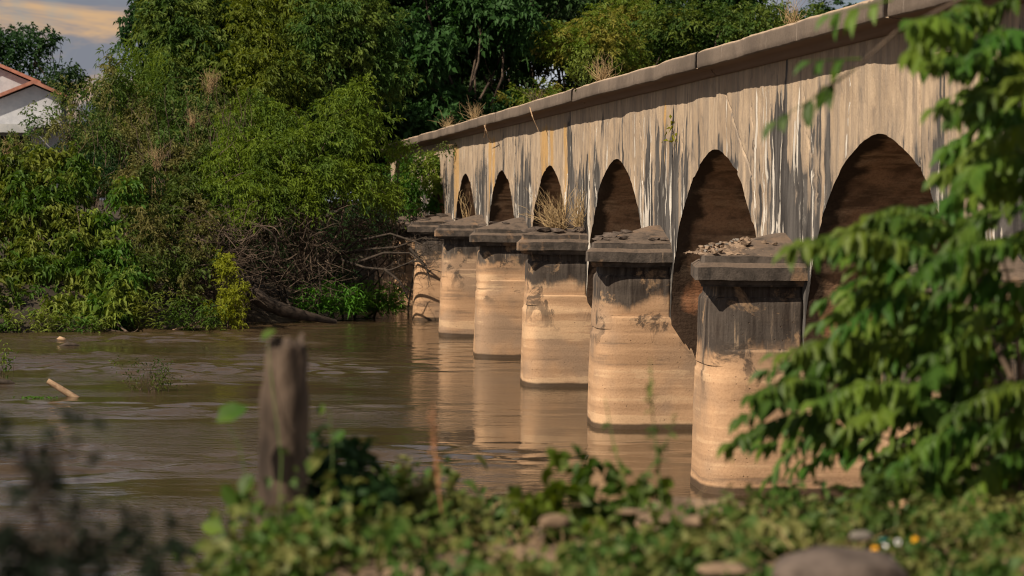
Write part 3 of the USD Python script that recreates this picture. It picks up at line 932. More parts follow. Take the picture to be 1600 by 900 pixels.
teak = big_tree('broadleaf_tree', '', 'tree', 19.0, 6.0, 11, 'teak', 0.42, 0.27, 3.4, 7, FOREST)
light = big_tree('feathery_tree', '', 'tree', 17.0, 5.6, 12, 'light', 0.30, 0.11, 4.6, 9, FOREST, 0.45)
olive = big_tree('olive_green_tree', '', 'tree', 17.0, 5.6, 13, 'olive', 0.30, 0.15, 4.4, 8, FOREST)
dusky = big_tree('dark_leaved_tree', '', 'tree', 19.0, 5.8, 14, 'dark', 0.36, 0.20, 3.8, 8, FOREST)
for t, px, y, rz, sc, first, label in [
    (teak, 700, 104, 0, (1.05, 1.05, 1.1), True, 'dark big-leaved tree above the far end of the bridge parapet'),
    (teak, 830, 118, 140, 1.1, False, 'dark big-leaved tree left of the yellow-green trees behind the bridge'),
    (teak, 600, 112, 70, 1.15, False, 'dark big-leaved tree behind the vine-covered shrub tree'),
    (light, 905, 104, 30, (1.0, 1.0, 0.86), True, 'yellow-green feathery tree behind the green plant on the coping'),
    (light, 1010, 116, 200, (1.05, 1.05, 0.95), False, 'yellow-green feathery tree right of the middle of the wood'),
    (olive, 1100, 110, 0, (1.1, 1.1, 0.92), True, 'dull olive tree rising over the coping near the nearest arches'),
    (olive, 1190, 128, 120, (1.1, 1.1, 0.98), False, 'dull olive tree farther right behind the bridge, its top inside the frame'),
    (dusky, 470, 100, 0, 1.05, True, 'dark tree in the wood above the middle of the vine-covered bank'),
    (dusky, 770, 138, 220, 1.3, False, 'dark tree deep in the wood between the big-leaved trees'),
    (dusky, 950, 142, 90, 1.25, False, 'dark tree in the shade behind the yellow-green trees'),
    (dusky, 1290, 165, 20, (1.2, 1.2, 1.0), False, 'dark bluish tree at the right end of the wood above the coping tufts'),
    (dusky, 365, 108, 160, 1.15, False, 'dark tree in the wood behind the viny trees on the left'),
    (dusky, 640, 140, 300, 1.35, False, 'dark tree farthest back behind the end of the bridge'),
    (teak, 1130, 150, 250, 1.2, False, 'dark big-leaved tree showing above the olive trees on the right'),
    (teak, 480, 138, 25, 1.3, False, 'dark big-leaved tree filling the top of the wood left of centre'),
    (dusky, 335, 92, 300, (0.8, 0.8, 1.05), False, 'tall dark tree at the edge of the open sky'),
    (olive, 1010, 150, 45, 1.35, False, 'olive tree in the back row above the yellow-green trees'),
    (dusky, 60, 172, 10, (0.8, 0.8, 0.45), False, 'low dark tree far behind the house at the left edge'),
    (dusky, 150, 178, 80, (0.8, 0.8, 0.45), False, 'low dark tree far behind the gap right of the house'),
    (dusky, 245, 170, 150, (0.8, 0.8, 0.5), False, 'low dark tree far behind the bamboo'),
    (dusky, 400, 175, 200, (1.2, 1.2, 0.8), False, 'dark tree far behind the viny trees, left of the middle'),
    (teak, 540, 172, 280, (1.2, 1.2, 0.8), False, 'dark big-leaved tree far behind the viny trees, right of the middle'),
    (teak, 690, 180, 330, (1.2, 1.2, 0.9), False, 'dark big-leaved tree in the last row behind the end of the bridge'),
]:
    place_tree(t, px, y, rz, sc, first, label)

# the foot of the wood far behind, one mass with the ground
rng = np.random.default_rng(30)
lobes = []
for k in range(90):
    x, y = -62 + 1.75 * k + rng.normal() * 0.8, 186 + rng.uniform(-6, 6)
    lobes.append((x, y, float(far_z(np.array([x]), np.array([y]))[0]) + rng.uniform(1.0, 4.2), 2.2, 2.2, 2.2))
obj('far_off_wood', crown(rng, lobes, 3.0, 1.0, 6, 0.5, 0.28, sub=3), LEAF['dark'], label='dark low growth at the foot of the far-off wood', cat='wood', kind='stuff')

# the trees against the sky on the left, their crowns open
FAR = 'trees against the sky beyond the house'


def open_tree(label, cx, lobes_px, y, seed, leaf, L, r0):
    rng = np.random.default_rng(seed)
    lobes = [lob(px, py, y + rng.uniform(-1.5, 1.5), r, 0.75) for px, py, r in lobes_px]
    base = ground(at(cx, 310, y=y))
    put('sky_edge_tree', label, 'tree', base, [
        ('trunk', limbs(rng, base, lobes, r0, 0.45), MAT['bark']),
        ('crown', crown(rng, lobes, 4.2, 0.8, 7, L, L * 0.5, shell=0.9), LEAF[leaf])], FAR)


open_tree('dark open-crowned tree against the sky above the house roof', 20,
          [(5, 70, 1.3), (25, 62, 1.0), (45, 55, 0.75), (66, 60, 0.8), (78, 66, 0.6), (50, 85, 0.9), (20, 95, 1.3), (-20, 80, 1.8), (48, 108, 0.8), (60, 75, 0.6), (82, 62, 0.45)], 120, 31, 'dark', 0.32, 0.22)
open_tree('low dark tree showing between the house roof and the scrub', 95,
          [(80, 125, 0.9), (97, 118, 0.9), (115, 122, 0.9), (128, 135, 0.8), (95, 140, 1.2), (70, 142, 0.9)], 112, 32, 'dark', 0.30, 0.14)

# ------------------------------------------------------------------ the far bank, from the top down
BANK = 'leafy growth on the far bank'
rng = np.random.default_rng(40)


def shrub(name, label, spec, leaf, L, W, seed, dens=6.0, Ls=0.7, nl=8, hang=0.35, r0=0.07, shell=0.6, base_px=None, group=BANK, up=0.25, twig=2, droop=0.3, cat='shrub', sub=6):
    rng = np.random.default_rng(seed)
    lobes = [lob(px, py, y, r, fl) for px, py, y, r, fl in spec]
    c = np.mean([q[:3] for q in lobes], 0)
    base = ground(c if base_px is None else at(*base_px[:2], y=base_px[2]))
    return put(name, label, cat, base, [
        ('stem', limbs(rng, base, lobes, r0, 0.15, 5, twig), MAT['twig']),
        ('foliage', crown(rng, lobes, dens, Ls, nl, L, W, droop=droop, hang=hang, shell=shell, up=up, sub=sub), LEAF[leaf])], group)


shrub('viny_tree', 'tall viny tree with hanging yellow-green growth beside the sky', [(282, 60, 80, 1.9, 1.2), (258, 115, 77, 1.2, 1.0), (305, 40, 81, 2.1, 1), (318, 100, 79, 1.9, 1.1), (285, 15, 82, 1.7, 1), (330, 60, 82, 1.8, 1), (280, 150, 76, 1.7, 1)],
      'olive', 0.30, 0.12, 51, 6.5, 0.8, 9, 0.6, 0.16, cat='tree')
shrub('viny_tree', 'viny tree with bright hanging growth in the upper middle of the bank', [(390, 60, 80, 2.0, 1.1), (430, 30, 82, 2.2, 1), (350, 110, 78, 1.6, 1), (415, 110, 78, 1.9, 1.1), (370, 10, 83, 2.0, 1), (450, 85, 80, 1.7, 1), (400, 160, 76, 1.4, 1)],
      'vine', 0.30, 0.11, 52, 6.5, 0.8, 9, 0.6, 0.16, cat='tree')
shrub('viny_tree', 'viny tree with dull green growth right of the bright one', [(500, 55, 80, 2.0, 1.1), (540, 25, 82, 2.0, 1), (480, 120, 78, 1.7, 1), (545, 95, 79, 1.8, 1.2), (590, 70, 82, 1.9, 1), (510, 5, 83, 2.0, 1), (600, 130, 80, 1.4, 1)],
      'olive', 0.30, 0.12, 53, 6.0, 0.8, 9, 0.6, 0.16, cat='tree')

# bamboo leaning into the sky
rng = np.random.default_rng(54)
root = ground(at(235, 300, y=70))
cul, P, D, N = [], [], [], []
for k in range(26):
    tip = at(rng.uniform(158, 262), rng.uniform(58, 150), y=70 + rng.uniform(-1.5, 1.5))
    c = curve(rng, root + [rng.normal() * 0.3, rng.normal() * 0.3, 0], tip, 12, 0.03, -0.16)
    cul.append(tube(c, np.linspace(0.035, 0.006, 12), 5))
    for j in range(150):
        q = rng.uniform(0.45, 1.0)
        i0 = q * 11
        p = c[int(i0)] + (c[min(int(i0) + 1, 11)] - c[int(i0)]) * (i0 % 1)
        P.append(p + rng.normal(size=3) * 0.22), D.append(unit(rng.normal(size=3) * 0.8 + [-0.3, 0, -0.5])), N.append(unit([rng.normal() * 0.5, rng.normal() * 0.5, 1]))
put('bamboo', 'arching bamboo with fine pale leaves leaning into the sky', 'bamboo', root,
    [('culm', join(*cul), MAT['greenstem']), ('leaves', leaves(np.array(P), np.array(D), np.array(N), 0.34, 0.05), LEAF['vine'])])

shrub('scrub_bush', 'open scrub bush in front of the house gable', [(60, 190, 66, 0.7, 1), (105, 165, 67, 0.9, 1.1), (85, 215, 65, 0.9, 1), (125, 205, 66, 1.0, 1), (150, 165, 68, 1.0, 1), (20, 225, 64, 0.8, 1), (45, 235, 63, 0.9, 1)],
      'scrub', 0.19, 0.075, 55, 4.5, 0.6, 7, 0.4, 0.06, 0.95)
shrub('scrub_bush', 'dry brownish scrub bush under the bamboo', [(165, 130, 68, 1.0, 1), (190, 170, 67, 1.2, 1), (225, 190, 66, 1.2, 1), (160, 215, 65, 1.0, 1), (200, 235, 64, 1.2, 1), (250, 165, 67, 1.2, 1)],
      'scrub', 0.21, 0.085, 56, 7.5, 0.6, 7, 0.4, 0.06, 0.95)
shrub('scrub_bush', 'dry scrub bush with tan stalks below the tall viny tree', [(280, 195, 66, 1.2, 1), (320, 165, 67, 1.2, 1), (300, 235, 64, 1.2, 1), (255, 230, 64, 1.1, 1), (345, 205, 65, 1.1, 1)],
      'scrub', 0.21, 0.085, 57, 8.0, 0.6, 7, 0.4, 0.06, 0.9)
shrub('scrub_bush', 'dark scrub bush in the hollow between the left shrubs and the twigs', [(215, 300, 58, 1.2, 1), (260, 320, 57, 1.1, 1), (235, 370, 55, 1.2, 1), (275, 270, 60, 1.2, 1), (290, 350, 56, 1.0, 1), (225, 430, 53, 1.0, 1), (265, 420, 53.5, 0.9, 1), (310, 410, 54, 0.8, 1), (325, 365, 55, 0.8, 1), (300, 450, 53, 0.7, 0.9)],
      'scrub', 0.22, 0.09, 58, 9.0, 0.6, 8, 0.4, 0.06, 0.8)

# the big-leaved shrubs at the left water's edge
for k, (x0, label) in enumerate([(-45, 'big-leaved green shrub cut off by the left edge'), (12, 'big-leaved green shrub just inside the left edge below the house'), (62, 'big-leaved green shrub second from the left edge, its leaves hanging over the water'),
                                 (112, 'big-leaved green shrub with pale young tips in the middle of the left group'), (165, 'rightmost of the big-leaved green shrubs, next to the dark hollow')]):
    r_ = np.random.default_rng(60 + k)
    spec = []
    for j, py in enumerate((255, 300, 345, 390, 435, 478, 505)):
        if x0 > 140 and py < 290:
            continue
        spec.append((x0 + r_.uniform(-18, 18), py + r_.uniform(-12, 12), 49.6 + (500 - py) / 250 * 7 + 1.1, r_.uniform(0.75, 1.1), 1.0))
    shrub('big_leaved_shrub', label, spec, 'broad', 0.30, 0.135, 65 + k, 9.5, 0.55, 7, 0.55, 0.06, 0.55, group='big-leaved shrubs at the left waterside', up=0.5, droop=0.45)

# the vine-covered tree that leans over the water
VT = [(560, 160, 61, 0.9, 1), (535, 190, 60, 1.0, 1), (585, 195, 61, 0.9, 0.9), (505, 215, 60, 1.0, 1), (465, 235, 59.5, 1.1, 0.9), (425, 255, 59, 1.1, 0.9), (385, 240, 60, 1.1, 1), (345, 265, 59, 1.1, 1), (330, 310, 58, 0.9, 0.9),
      (395, 205, 62, 1.2, 1), (445, 195, 62, 1.1, 1), (480, 280, 58.5, 0.9, 0.8), (525, 275, 58.5, 0.9, 0.8), (565, 280, 59, 0.8, 0.8), (600, 290, 60, 0.8, 0.7), (545, 240, 59.5, 0.9, 0.9), (440, 300, 58, 0.8, 0.7), (390, 300, 57.5, 0.9, 0.8), (620, 235, 62, 0.7, 0.8),
      (420, 322, 57.5, 0.7, 0.7), (365, 340, 57, 0.8, 0.8), (480, 318, 57.8, 0.6, 0.7), (330, 360, 56.5, 0.8, 0.8), (555, 305, 58.5, 0.6, 0.6), (300, 330, 57.5, 0.8, 0.9), (600, 312, 59, 0.5, 0.6), (515, 300, 58.2, 0.6, 0.7)]
shrub('vine_covered_tree', 'wide vine-covered tree with feathery yellow-green growth leaning over a tangle of twigs', VT, 'vine', 0.20, 0.062, 71, 14.0, 0.6, 9, 0.55, 0.15, 0.45, (470, 470, 60), None, twig=3, cat='tree')
shrub('overhanging_bush', 'bright green bush growing on the pier caps at the far end of the bridge', [(632, 268, 66, 0.7, 0.9), (660, 258, 66, 0.75, 0.9), (682, 265, 65, 0.6, 0.9), (650, 295, 65, 0.75, 0.9), (684, 300, 64, 0.55, 1), (615, 300, 66, 0.7, 0.8), (668, 325, 64, 0.55, 0.8), (630, 320, 65, 0.6, 0.8)],
      'broad', 0.20, 0.09, 72, 11.0, 0.45, 8, 0.35, 0.05, 0.6, (655, 340, 66), None)

# low dark bushes under and behind the tangle, closing the view of the bank
for k, (px, py, yw, label) in enumerate([(150, 215, 84, 'low dark bush filling the gap right of the house'), (105, 250, 80, 'low dark bush in front of the right end of the house'), (195, 190, 88, 'low dark bush behind the bamboo root'), (300, 400, 63, 'low dark bush behind the leafless tangle by the yellow bush'), (365, 375, 66, 'low dark bush under the left half of the vine-covered tree'), (430, 385, 66, 'low dark bush under the middle of the vine-covered tree'), (495, 380, 67, 'low dark bush behind the tangle over the fallen trunk'),
                                         (555, 345, 70, 'low dark bush behind the twigs near the last piers'), (610, 335, 74, 'low dark bush beside the end of the bridge'), (210, 300, 70, 'low dark bush behind the dry scrub')]):
    r_ = np.random.default_rng(700 + k)
    shrub('understory_bush', label, [(px + r_.uniform(-38, 38), py + r_.uniform(-40, 45), yw + r_.uniform(-1.5, 1.5), r_.uniform(0.8, 1.2), 0.9) for _ in range(8)], 'dark', 0.20, 0.08, 710 + k, 7.0, 0.5, 7, 0.4, 0.05, 0.8, group='low dark bushes under the vine-covered tree')

# bare tangles under the vine-covered tree
def tangle(label, x0, x1, y0, y1, yw, n, seed, mat, bpx):
    rng = np.random.default_rng(seed)
    base = ground(at(*bpx, y=yw))
    S, E, R = [], [], []
    for k in range(n):
        px, py = rng.uniform(x0, x1), rng.uniform(y0, y1)
        a = at(px, py, y=yw + rng.uniform(-1.8, 1.6))
        ang = rng.normal(-0.5 if rng.random() < 0.5 else 2.6, 0.9)
        ln = rng.uniform(0.5, 1.9)
        S.append(a), E.append(a + [ln * math.cos(ang), rng.normal() * 0.5, ln * math.sin(ang) * 0.75]), R.append(rng.choice([0.008, 0.012, 0.018, 0.028], p=[0.36, 0.32, 0.22, 0.10]))
    tw = twigs_between(rng, S, E, R, 7, 0.17)
    M_, E2 = [], []
    for k in range(9):
        M_.append(base + rng.normal(size=3) * [0.5, 0.5, 0.1])
        E2.append(at(rng.uniform(x0, x1), rng.uniform(y0, y0 + (y1 - y0) * 0.5), y=yw + rng.uniform(-1, 1)))
    st = twigs_between(rng, M_, E2, 0.06, 9, 0.12, 6)
    put('bare_shrub', label, 'bare shrub', base, [('stem', st, MAT['darktwig']), ('twigs', tw, mat)], 'bare tangles under the vine-covered tree')


tangle('leafless brown shrub tangle behind the yellow bush', 290, 400, 345, 490, 55.5, 520, 81, MAT['twig'], (360, 495))
tangle('leafless tangle of curved twigs over the fallen trunk', 390, 520, 335, 475, 58.5, 620, 82, MAT['twig'], (450, 480))
tangle('leafless twigs reaching towards the last piers', 510, 635, 325, 420, 61, 430, 83, MAT['twig'], (540, 470))
# long dark boughs reaching over the water to the sixth pier
rng = np.random.default_rng(84)
base = ground(at(500, 470, y=60))
S, E, R = [], [], []
main = [[at(px, py, y=yw) for px, py, yw in q] for q in ([(480, 430, 60), (530, 405, 59), (570, 418, 58), (610, 422, 57), (645, 408, 56.5), (690, 404, 56)], [(520, 400, 60), (570, 390, 59), (620, 386, 58), (660, 372, 57), (692, 374, 56.5)],
                                                          [(500, 420, 60), (560, 376, 59), (610, 365, 58), (650, 378, 57), (680, 392, 56.5)], [(600, 420, 57.2), (625, 440, 56.8), (640, 470, 56.6)], [(640, 388, 57), (665, 415, 56.5), (672, 440, 56.3)], [(560, 410, 58.5), (600, 395, 57.5), (640, 395, 57), (676, 428, 56.4)])]
ms = [tube(np.array(q), np.linspace(0.075, 0.018, len(q)), 6) for q in main]
for q in main:
    for k in range(16):
        i0 = int(rng.integers(1, len(q)))
        a = q[i0 - 1] + (q[i0] - q[i0 - 1]) * rng.random()
        S.append(a), E.append(a + [rng.uniform(-0.3, 0.9), rng.normal() * 0.4, rng.uniform(-0.7, 0.35)]), R.append(rng.choice([0.009, 0.016, 0.024]))
S, E = np.array(S), np.array(E)
S2 = E + rng.normal(size=E.shape) * 0.03
tw = twigs_between(rng, list(S) + list(S2), list(E) + list(E + rng.normal(size=E.shape) * [0.4, 0.2, 0.4]), R + [0.008] * len(R), 6, 0.16)
put('leaning_bough', 'dark bare boughs reaching out over the water in front of the far piers', 'bough', base, [('stem', join(*ms), MAT['darktwig']), ('twigs', tw, MAT['darktwig'])])

# fallen trunk, driftwood, reeds, yellow bush, plants at the water's edge
rng = np.random.default_rng(90)
tr = np.array([at(390, 455, y=55), at(410, 470, y=55), at(440, 484, y=55.2), at(470, 492, y=55.4), at(525, 503, y=56)])
put('fallen_trunk', 'dark fallen trunk sloping into the water below the twigs', 'fallen trunk', tr[-1], [('trunk', tube(tr, [0.38, 0.33, 0.3, 0.24, 0.10], 10), MAT['darktwig'])])
shrub('yellow_bush', 'small yellow-leaved bush beside the dark hollow', [(350, 430, 52, 0.42, 1.1), (362, 460, 51.7, 0.5, 1.1), (345, 480, 51.5, 0.42, 1), (366, 495, 51.3, 0.38, 0.9), (352, 408, 52.3, 0.25, 1.3)], 'yellow', 0.15, 0.055, 91, 26, 0.35, 8, 0.3, 0.03, 0.8, None, None)


def reeds(name, label, x0, x1, ytop, ybot, yw, n, seed, leaf, L, W, group=None):
    rng = np.random.default_rng(seed)
    P, D, N, Lx = [], [], [], []
    base = at((x0 + x1) / 2, ybot, y=yw)
    base[2] = max(0.1, ground(base)[2])
    for k in range(n):
        px = rng.uniform(x0, x1)
        q = at(px, ybot - rng.uniform(0, 6), y=yw + rng.uniform(-0.8, 0.8))
        h = (ybot - ytop) / 36.0 * rng.uniform(0.45, 1.0) * (1 - 0.5 * abs((px - (x0 + x1) / 2) / (x1 - x0)))
        tip = q + [rng.normal() * 0.25, rng.normal() * 0.2, h]
        for j in range(9):
            t = rng.uniform(0.15, 1)
            P.append(q + (tip - q) * t), D.append([rng.normal(), rng.normal(), rng.uniform(-0.2, 0.9)]), N.append([rng.normal() * 0.4, rng.normal() * 0.4, 1]), Lx.append(L * rng.uniform(0.6, 1.2))
    Lx = np.array(Lx)
    return put(name, label, 'plant', base, [('blades', leaves(np.array(P), np.array(D), unit(np.array(N)), Lx, Lx * W, True, 0.25, 0.45), LEAF[leaf])], group)


reeds('waterside_plants', 'bright green reedy clump at the water below the dark boughs', 465, 560, 432, 498, 58, 130, 92, 'reed', 0.5, 0.14)
reeds('waterside_plants', 'bright green reedy clump in front of the last footing', 540, 622, 432, 496, 60, 130, 93, 'reed', 0.5, 0.14)
reeds('waterside_plants', 'lance-leaved green plants at the waterline left of the yellow bush', 160, 340, 455, 524, 50.4, 150, 94, 'broad', 0.36, 0.17)
reeds('waterside_plants', 'low green plants at the waterline under the big-leaved shrubs', -30, 165, 478, 528, 49.0, 130, 95, 'broad', 0.34, 0.2)
for k, (px, py, yw, s, label) in enumerate([(330, 125, 66, 1.0, 'tan grass plume at the top of the scrub'), (245, 245, 62, 0.9, 'tan grass plume low in the middle of the scrub'), (300, 185, 65, 0.7, 'thin tan grass plume between the scrub bushes'), (12, 232, 63, 0.8, 'tan seed heads below the house awning')]):
    rng = np.random.default_rng(96 + k)
    c = at(px, py, y=yw)
    base = ground(c)
    n = 70
    S = c + rng.normal(size=(n, 3)) * [0.08, 0.08, 0.1] - [0, 0, 0.5 * s]
    E = S + rng.normal(size=(n, 3)) * [0.3 * s, 0.2 * s, 0.15] + [0, 0, 0.8 * s]
    put('grass_plume', label, 'dry grass', base, [('stalk', twigs_between(rng, [base] * 5, list(S[:5]), 0.012, 6, 0.06), MAT['drygrass']), ('plume', twigs_between(rng, S, E, 0.010, 5, 0.1, 3), MAT['drygrass'])])
# tan stalks standing in the scrub
rng = np.random.default_rng(101)
for k, (a, b, yw, label) in enumerate([(95, 200, 64, 'dry leaning stalks in front of the scrub under the house'), (200, 330, 62, 'dry leaning stalks among the scrub bushes right of the bamboo'), (330, 420, 60, 'dry leaning stalks left of the vine-covered tree')]):
    S, E = [], []
    for j in range(46):
        q = at(rng.uniform(a, b), rng.uniform(190, 300), y=yw + rng.uniform(-1, 1))
        S.append(q), E.append(q + [rng.normal() * 0.5, rng.normal() * 0.3, rng.uniform(0.6, 2.2)])
    base = ground(np.mean(S, 0))
    put('dry_stalks', label, 'dry stalks', base, [('stalk', twigs_between(rng, S, E, rng.uniform(0.007, 0.02, len(S)), 6, 0.08, 4), MAT['twig'])])
drift = [[(80, 505, 49.8), (120, 517, 49.3), (160, 524, 48.6)], [(100, 524, 48.8), (150, 505, 49.5), (185, 498, 50)], [(120, 528, 48.3), (165, 515, 49), (215, 523, 48.9)], [(270, 516, 50), (300, 508, 50.4), (318, 500, 50.9)], [(175, 500, 49.6), (200, 520, 49), (222, 527, 48.4)]]
for q, label in zip(drift, ['long dead branch sliding into the water under the left shrubs', 'dead branch crossing the others on the left waterline', 'thin dead branch lying on the water left of the lance-leaved plants', 'tan dead branch among the lance-leaved plants', 'short dead branch end in the water below the hollow']):
    p = np.array([at(*c[:2], y=c[2]) for c in q])
    r2 = np.random.default_rng(int(q[0][0]))
    sub = twigs_between(r2, [p[1]] * 5, list(p[1] + r2.normal(size=(5, 3)) * [0.6, 0.3, 0.3]), 0.014, 6, 0.12)
    put('dead_branch', label, 'driftwood', p[0], [('branch', tube(p, [0.05, 0.045, 0.02], 7), MAT['tan'] if 'tan' in label else MAT['twig']), ('twigs', sub, MAT['twig'])], 'dead branches at the far waterline')

# ------------------------------------------------------------------ the house on the bank
hy = 92.0


def hp(px, py, y=hy):
    return at(px, py, y=y)


house = thing('house', 'white gabled house with red roof edges half hidden behind the scrub', 'house', (float(hp(40, 150)[0]), hy, float(ground(hp(40, 150))[2])))
H0 = np.array([float(hp(40, 150)[0]), hy, float(ground(hp(40, 150))[2])])


def prism(pts, y0, y1):
    """A closed slab from an outline of (x, z) points between two planes y."""
    p = np.array(pts, float)
    n = len(p)
    v = np.concatenate([np.c_[p[:, 0], np.full(n, y0), p[:, 1]], np.c_[p[:, 0], np.full(n, y1), p[:, 1]]])
    f = [(k, (k + 1) % n, n + (k + 1) % n) for k in range(n)] + [(k, n + (k + 1) % n, n + k) for k in range(n)]
    f += [(0, k + 1, k) for k in range(1, n - 1)] + [(n, n + k, n + k + 1) for k in range(1, n - 1)]
    return v - H0, np.array(f)


def gable(name, apex, slope, left, right, drop, y0, depth, eave):
    ax, az = apex
    L, R_ = (ax - left, az - slope * left), (ax + right, az - slope * right)
    wall = obj(name, prism([(L[0] + eave, L[1] + eave * slope - 0.1), (L[0] + eave, az - drop), (R_[0] - eave, az - drop), (R_[0] - eave, R_[1] + eave * slope - 0.1), (ax, az - 0.1)][::-1], y0, y0 + depth), MAT['plaster'], house)
    th = 0.20
    for s in (-1, 1):
        half = left if s < 0 else right
        e = (ax + s * half, az - slope * half)
        obj('roof_slope', prism([(ax, az), (ax, az + th), (e[0], e[1] + th), e], y0 - 0.45, y0 + depth + 0.3), MAT['tile'], house)
    return wall


a1, a0 = hp(53, 131), hp(0, 106, hy + 5)
gable('front_wall', (a1[0], a1[2]), 0.42, 3.2, 1.85, 6.5, hy, 5.0, 0.3)
gable('rear_wall', (a0[0] - 0.6, a0[2] + 0.3), 0.42, 4.6, 3.0, 7.5, hy + 5.02, 8.0, 0.4)
w = hp(22, 197)
obj('awning', prism([(w[0] - 3.5, w[2] + 0.05), (w[0] + 0.85, w[2] + 0.05), (w[0] + 0.9, w[2] - 0.42), (w[0] - 3.5, w[2] - 0.42)], hy - 2.2, hy - 0.02), MAT['metal'], house)
w2 = hp(20, 217)
obj('dark_opening', prism([(w2[0] - 3, w2[2] + 0.15), (w2[0] + 1.0, w2[2] + 0.15), (w2[0] + 1.0, w2[2] - 1.2), (w2[0] - 3, w2[2] - 1.2)], hy - 0.06, hy - 0.01), MAT['darkroom'], house)
c = hp(71, 200)
an = np.linspace(0, np.pi, 13)
obj('arched_canopy', prism([(c[0] + 0.75 * math.cos(t), c[2] + 0.75 * math.sin(t)) for t in an], hy - 1.2, hy - 0.03), MAT['plaster'], house)

# ------------------------------------------------------------------ things in the water
rng = np.random.default_rng(110)
w = at(121, 621, z=0.1)
p = np.array([w + [-0.78, 0.0, 0.44], w + [-0.42, 0.0, 0.22], w + [0.02, 0.0, -0.06]])
put('floating_log', 'broken tan log end sticking out of the water', 'log', p[-1], [('log', tube(p, [0.075, 0.085, 0.09], 9), MAT['tan'])])
w = at(235, 612, z=0.1)
S = [w + [rng.normal() * 0.25, rng.normal() * 0.1, -0.1] for _ in range(34)]
E = [s + [rng.normal() * 0.28, rng.normal() * 0.15, rng.uniform(0.25, 1.0)] for s in S]
tips = np.array(E)
sel = np.where((tips[:, 0] > w[0] + 0.1) | (tips[:, 0] < w[0] - 0.25))[0]
P = np.repeat(tips[sel], 14, 0) + rng.normal(size=(len(sel) * 14, 3)) * [0.1, 0.08, 0.14]
put('drowned_bush', 'half-drowned leggy bush standing alone in the river', 'bush', w, [('twigs', twigs_between(rng, S, E, 0.009, 6, 0.08), MAT['twig']), ('leaves', leaves(P, rng.normal(size=P.shape), unit(rng.normal(size=P.shape) * 0.5 + [0, 0, 1]), 0.10, 0.035), LEAF['olive'])])
w = at(0, 598, z=0.1)
S = [w + [rng.normal() * 0.06, rng.normal() * 0.06, -0.1] for _ in range(9)]
E = [s + [rng.normal() * 0.15 - 0.05, rng.normal() * 0.1, rng.uniform(0.5, 1.0)] for s in S]
P = np.repeat(np.array(E), 16, 0) + rng.normal(size=(144, 3)) * [0.1, 0.1, 0.18]
put('drowned_bush', 'leafy sprig rising from the river at the left edge', 'bush', w, [('twigs', twigs_between(rng, S, E, 0.010, 6, 0.08), MAT['twig']), ('leaves', leaves(P, rng.normal(size=P.shape), unit(rng.normal(size=P.shape) * 0.5 + [0, 0, 1]), 0.13, 0.045), LEAF['broad'])])
w = at(58, 622, z=0.13)
P = w + rng.normal(size=(70, 3)) * [0.22, 0.06, 0.0] + [0, 0, 0.02]
obj('floating_weed', leaves(P, rng.normal(size=P.shape) * [1, 1, 0.3], unit(rng.normal(size=P.shape) * 0.3 + [0, 0, 1]), 0.10, 0.04), LEAF['reed'], label='patch of green weed floating left of the tan log', cat='weed', kind='stuff')
for px, py, ln, label in ((108, 540, 0.55, 'dark driftwood piece floating off the left bank'), (95, 531, 0.3, 'pale driftwood knob floating off the left bank'), (5, 599, 0.5, 'dark driftwood at the foot of the sprig by the left edge')):
    w = at(px, py, z=0.13)
    q = np.array([w + [-ln * 0.6, 0.1, -0.03], w + [-ln * 0.1, 0, 0.05], w + [ln * 0.4, -0.05, 0.02], w + [ln * 0.7, 0.05, -0.04]])
    obj('driftwood', tube(q, [0.04, 0.085, 0.07, 0.03], 8), MAT['tan'] if 'pale' in label else MAT['darktwig'], smooth=True, label=label, cat='driftwood', group='driftwood pieces in the river')

# ------------------------------------------------------------------ on the bridge: rubble, tufts, roots
PILE = 'loose stones lying on the nearest pier cap'


def stone_mesh(rng, r, flat=0.6):
    p = rand_unit(rng, 14) * r * rng.uniform(0.75, 1.15, (14, 1)) * [1, 0.85, flat]
    return tri(hull(p))


def cap_top(x, y, y0):
    """Height of a cap's pyramid at (x, y)."""
    t = max((-x) / 1.85, abs(y - y0) / 1.47)
    return 4.87 - 0.40 * min(t, 1.0)


hx, hyy = np.meshgrid(np.linspace(-1.8, -0.55, 46), np.linspace(-1.42, 0.5, 60), indexing='ij')
hq = np.stack([hx, hyy, 0 * hx], -1)
hh = 0.07 * np.exp(-((hx + 1.25) / 0.42) ** 2 - ((hyy + 0.6) / 0.62) ** 2) * (1.0 + 0.7 * nf(hq, (6, 6, 1), 3, 119)) + 0.02 * nf(hq, (16, 16, 1), 2, 118) - 0.025
hz = np.array([[cap_top(a, b, 0) for a, b in zip(r1, r2)] for r1, r2 in zip(hx, hyy)])
obj('rubble_heap', (np.stack([hx, hyy, hz + hh], -1).reshape(-1, 3), grid_faces(*hx.shape)), MAT['stone'], smooth=True, label='sandy crumbled debris under the loose stones on the nearest pier cap', cat='debris', kind='stuff')
rng = np.random.default_rng(120)
kinds = [stone_mesh(rng, 0.10, 0.65) for _ in range(5)]
for k in range(46):
    x, y = rng.uniform(-1.75, -0.75), rng.normal(-0.55, 0.38)
    y = float(np.clip(y, -1.45, 0.6))
    s = rng.uniform(0.3, 0.85)
    v, f = kinds[k % 5]
    a = rng.uniform(0, 6.28)
    rot = np.array([[math.cos(a), -math.sin(a), 0], [math.sin(a), math.cos(a), 0], [0, 0, 1]])
    v = v @ rot.T * s + [x, y, cap_top(x, y, 0) + 0.05 * s + 0.06 * math.exp(-((x + 1.25) / 0.42) ** 2 - ((y + 0.6) / 0.62) ** 2)]
    obj('loose_stone', (v, f), MAT['stone'] if k % 3 else MAT['greystone'], label='loose broken stone in the heap on the nearest pier cap', cat='stone', group=PILE)
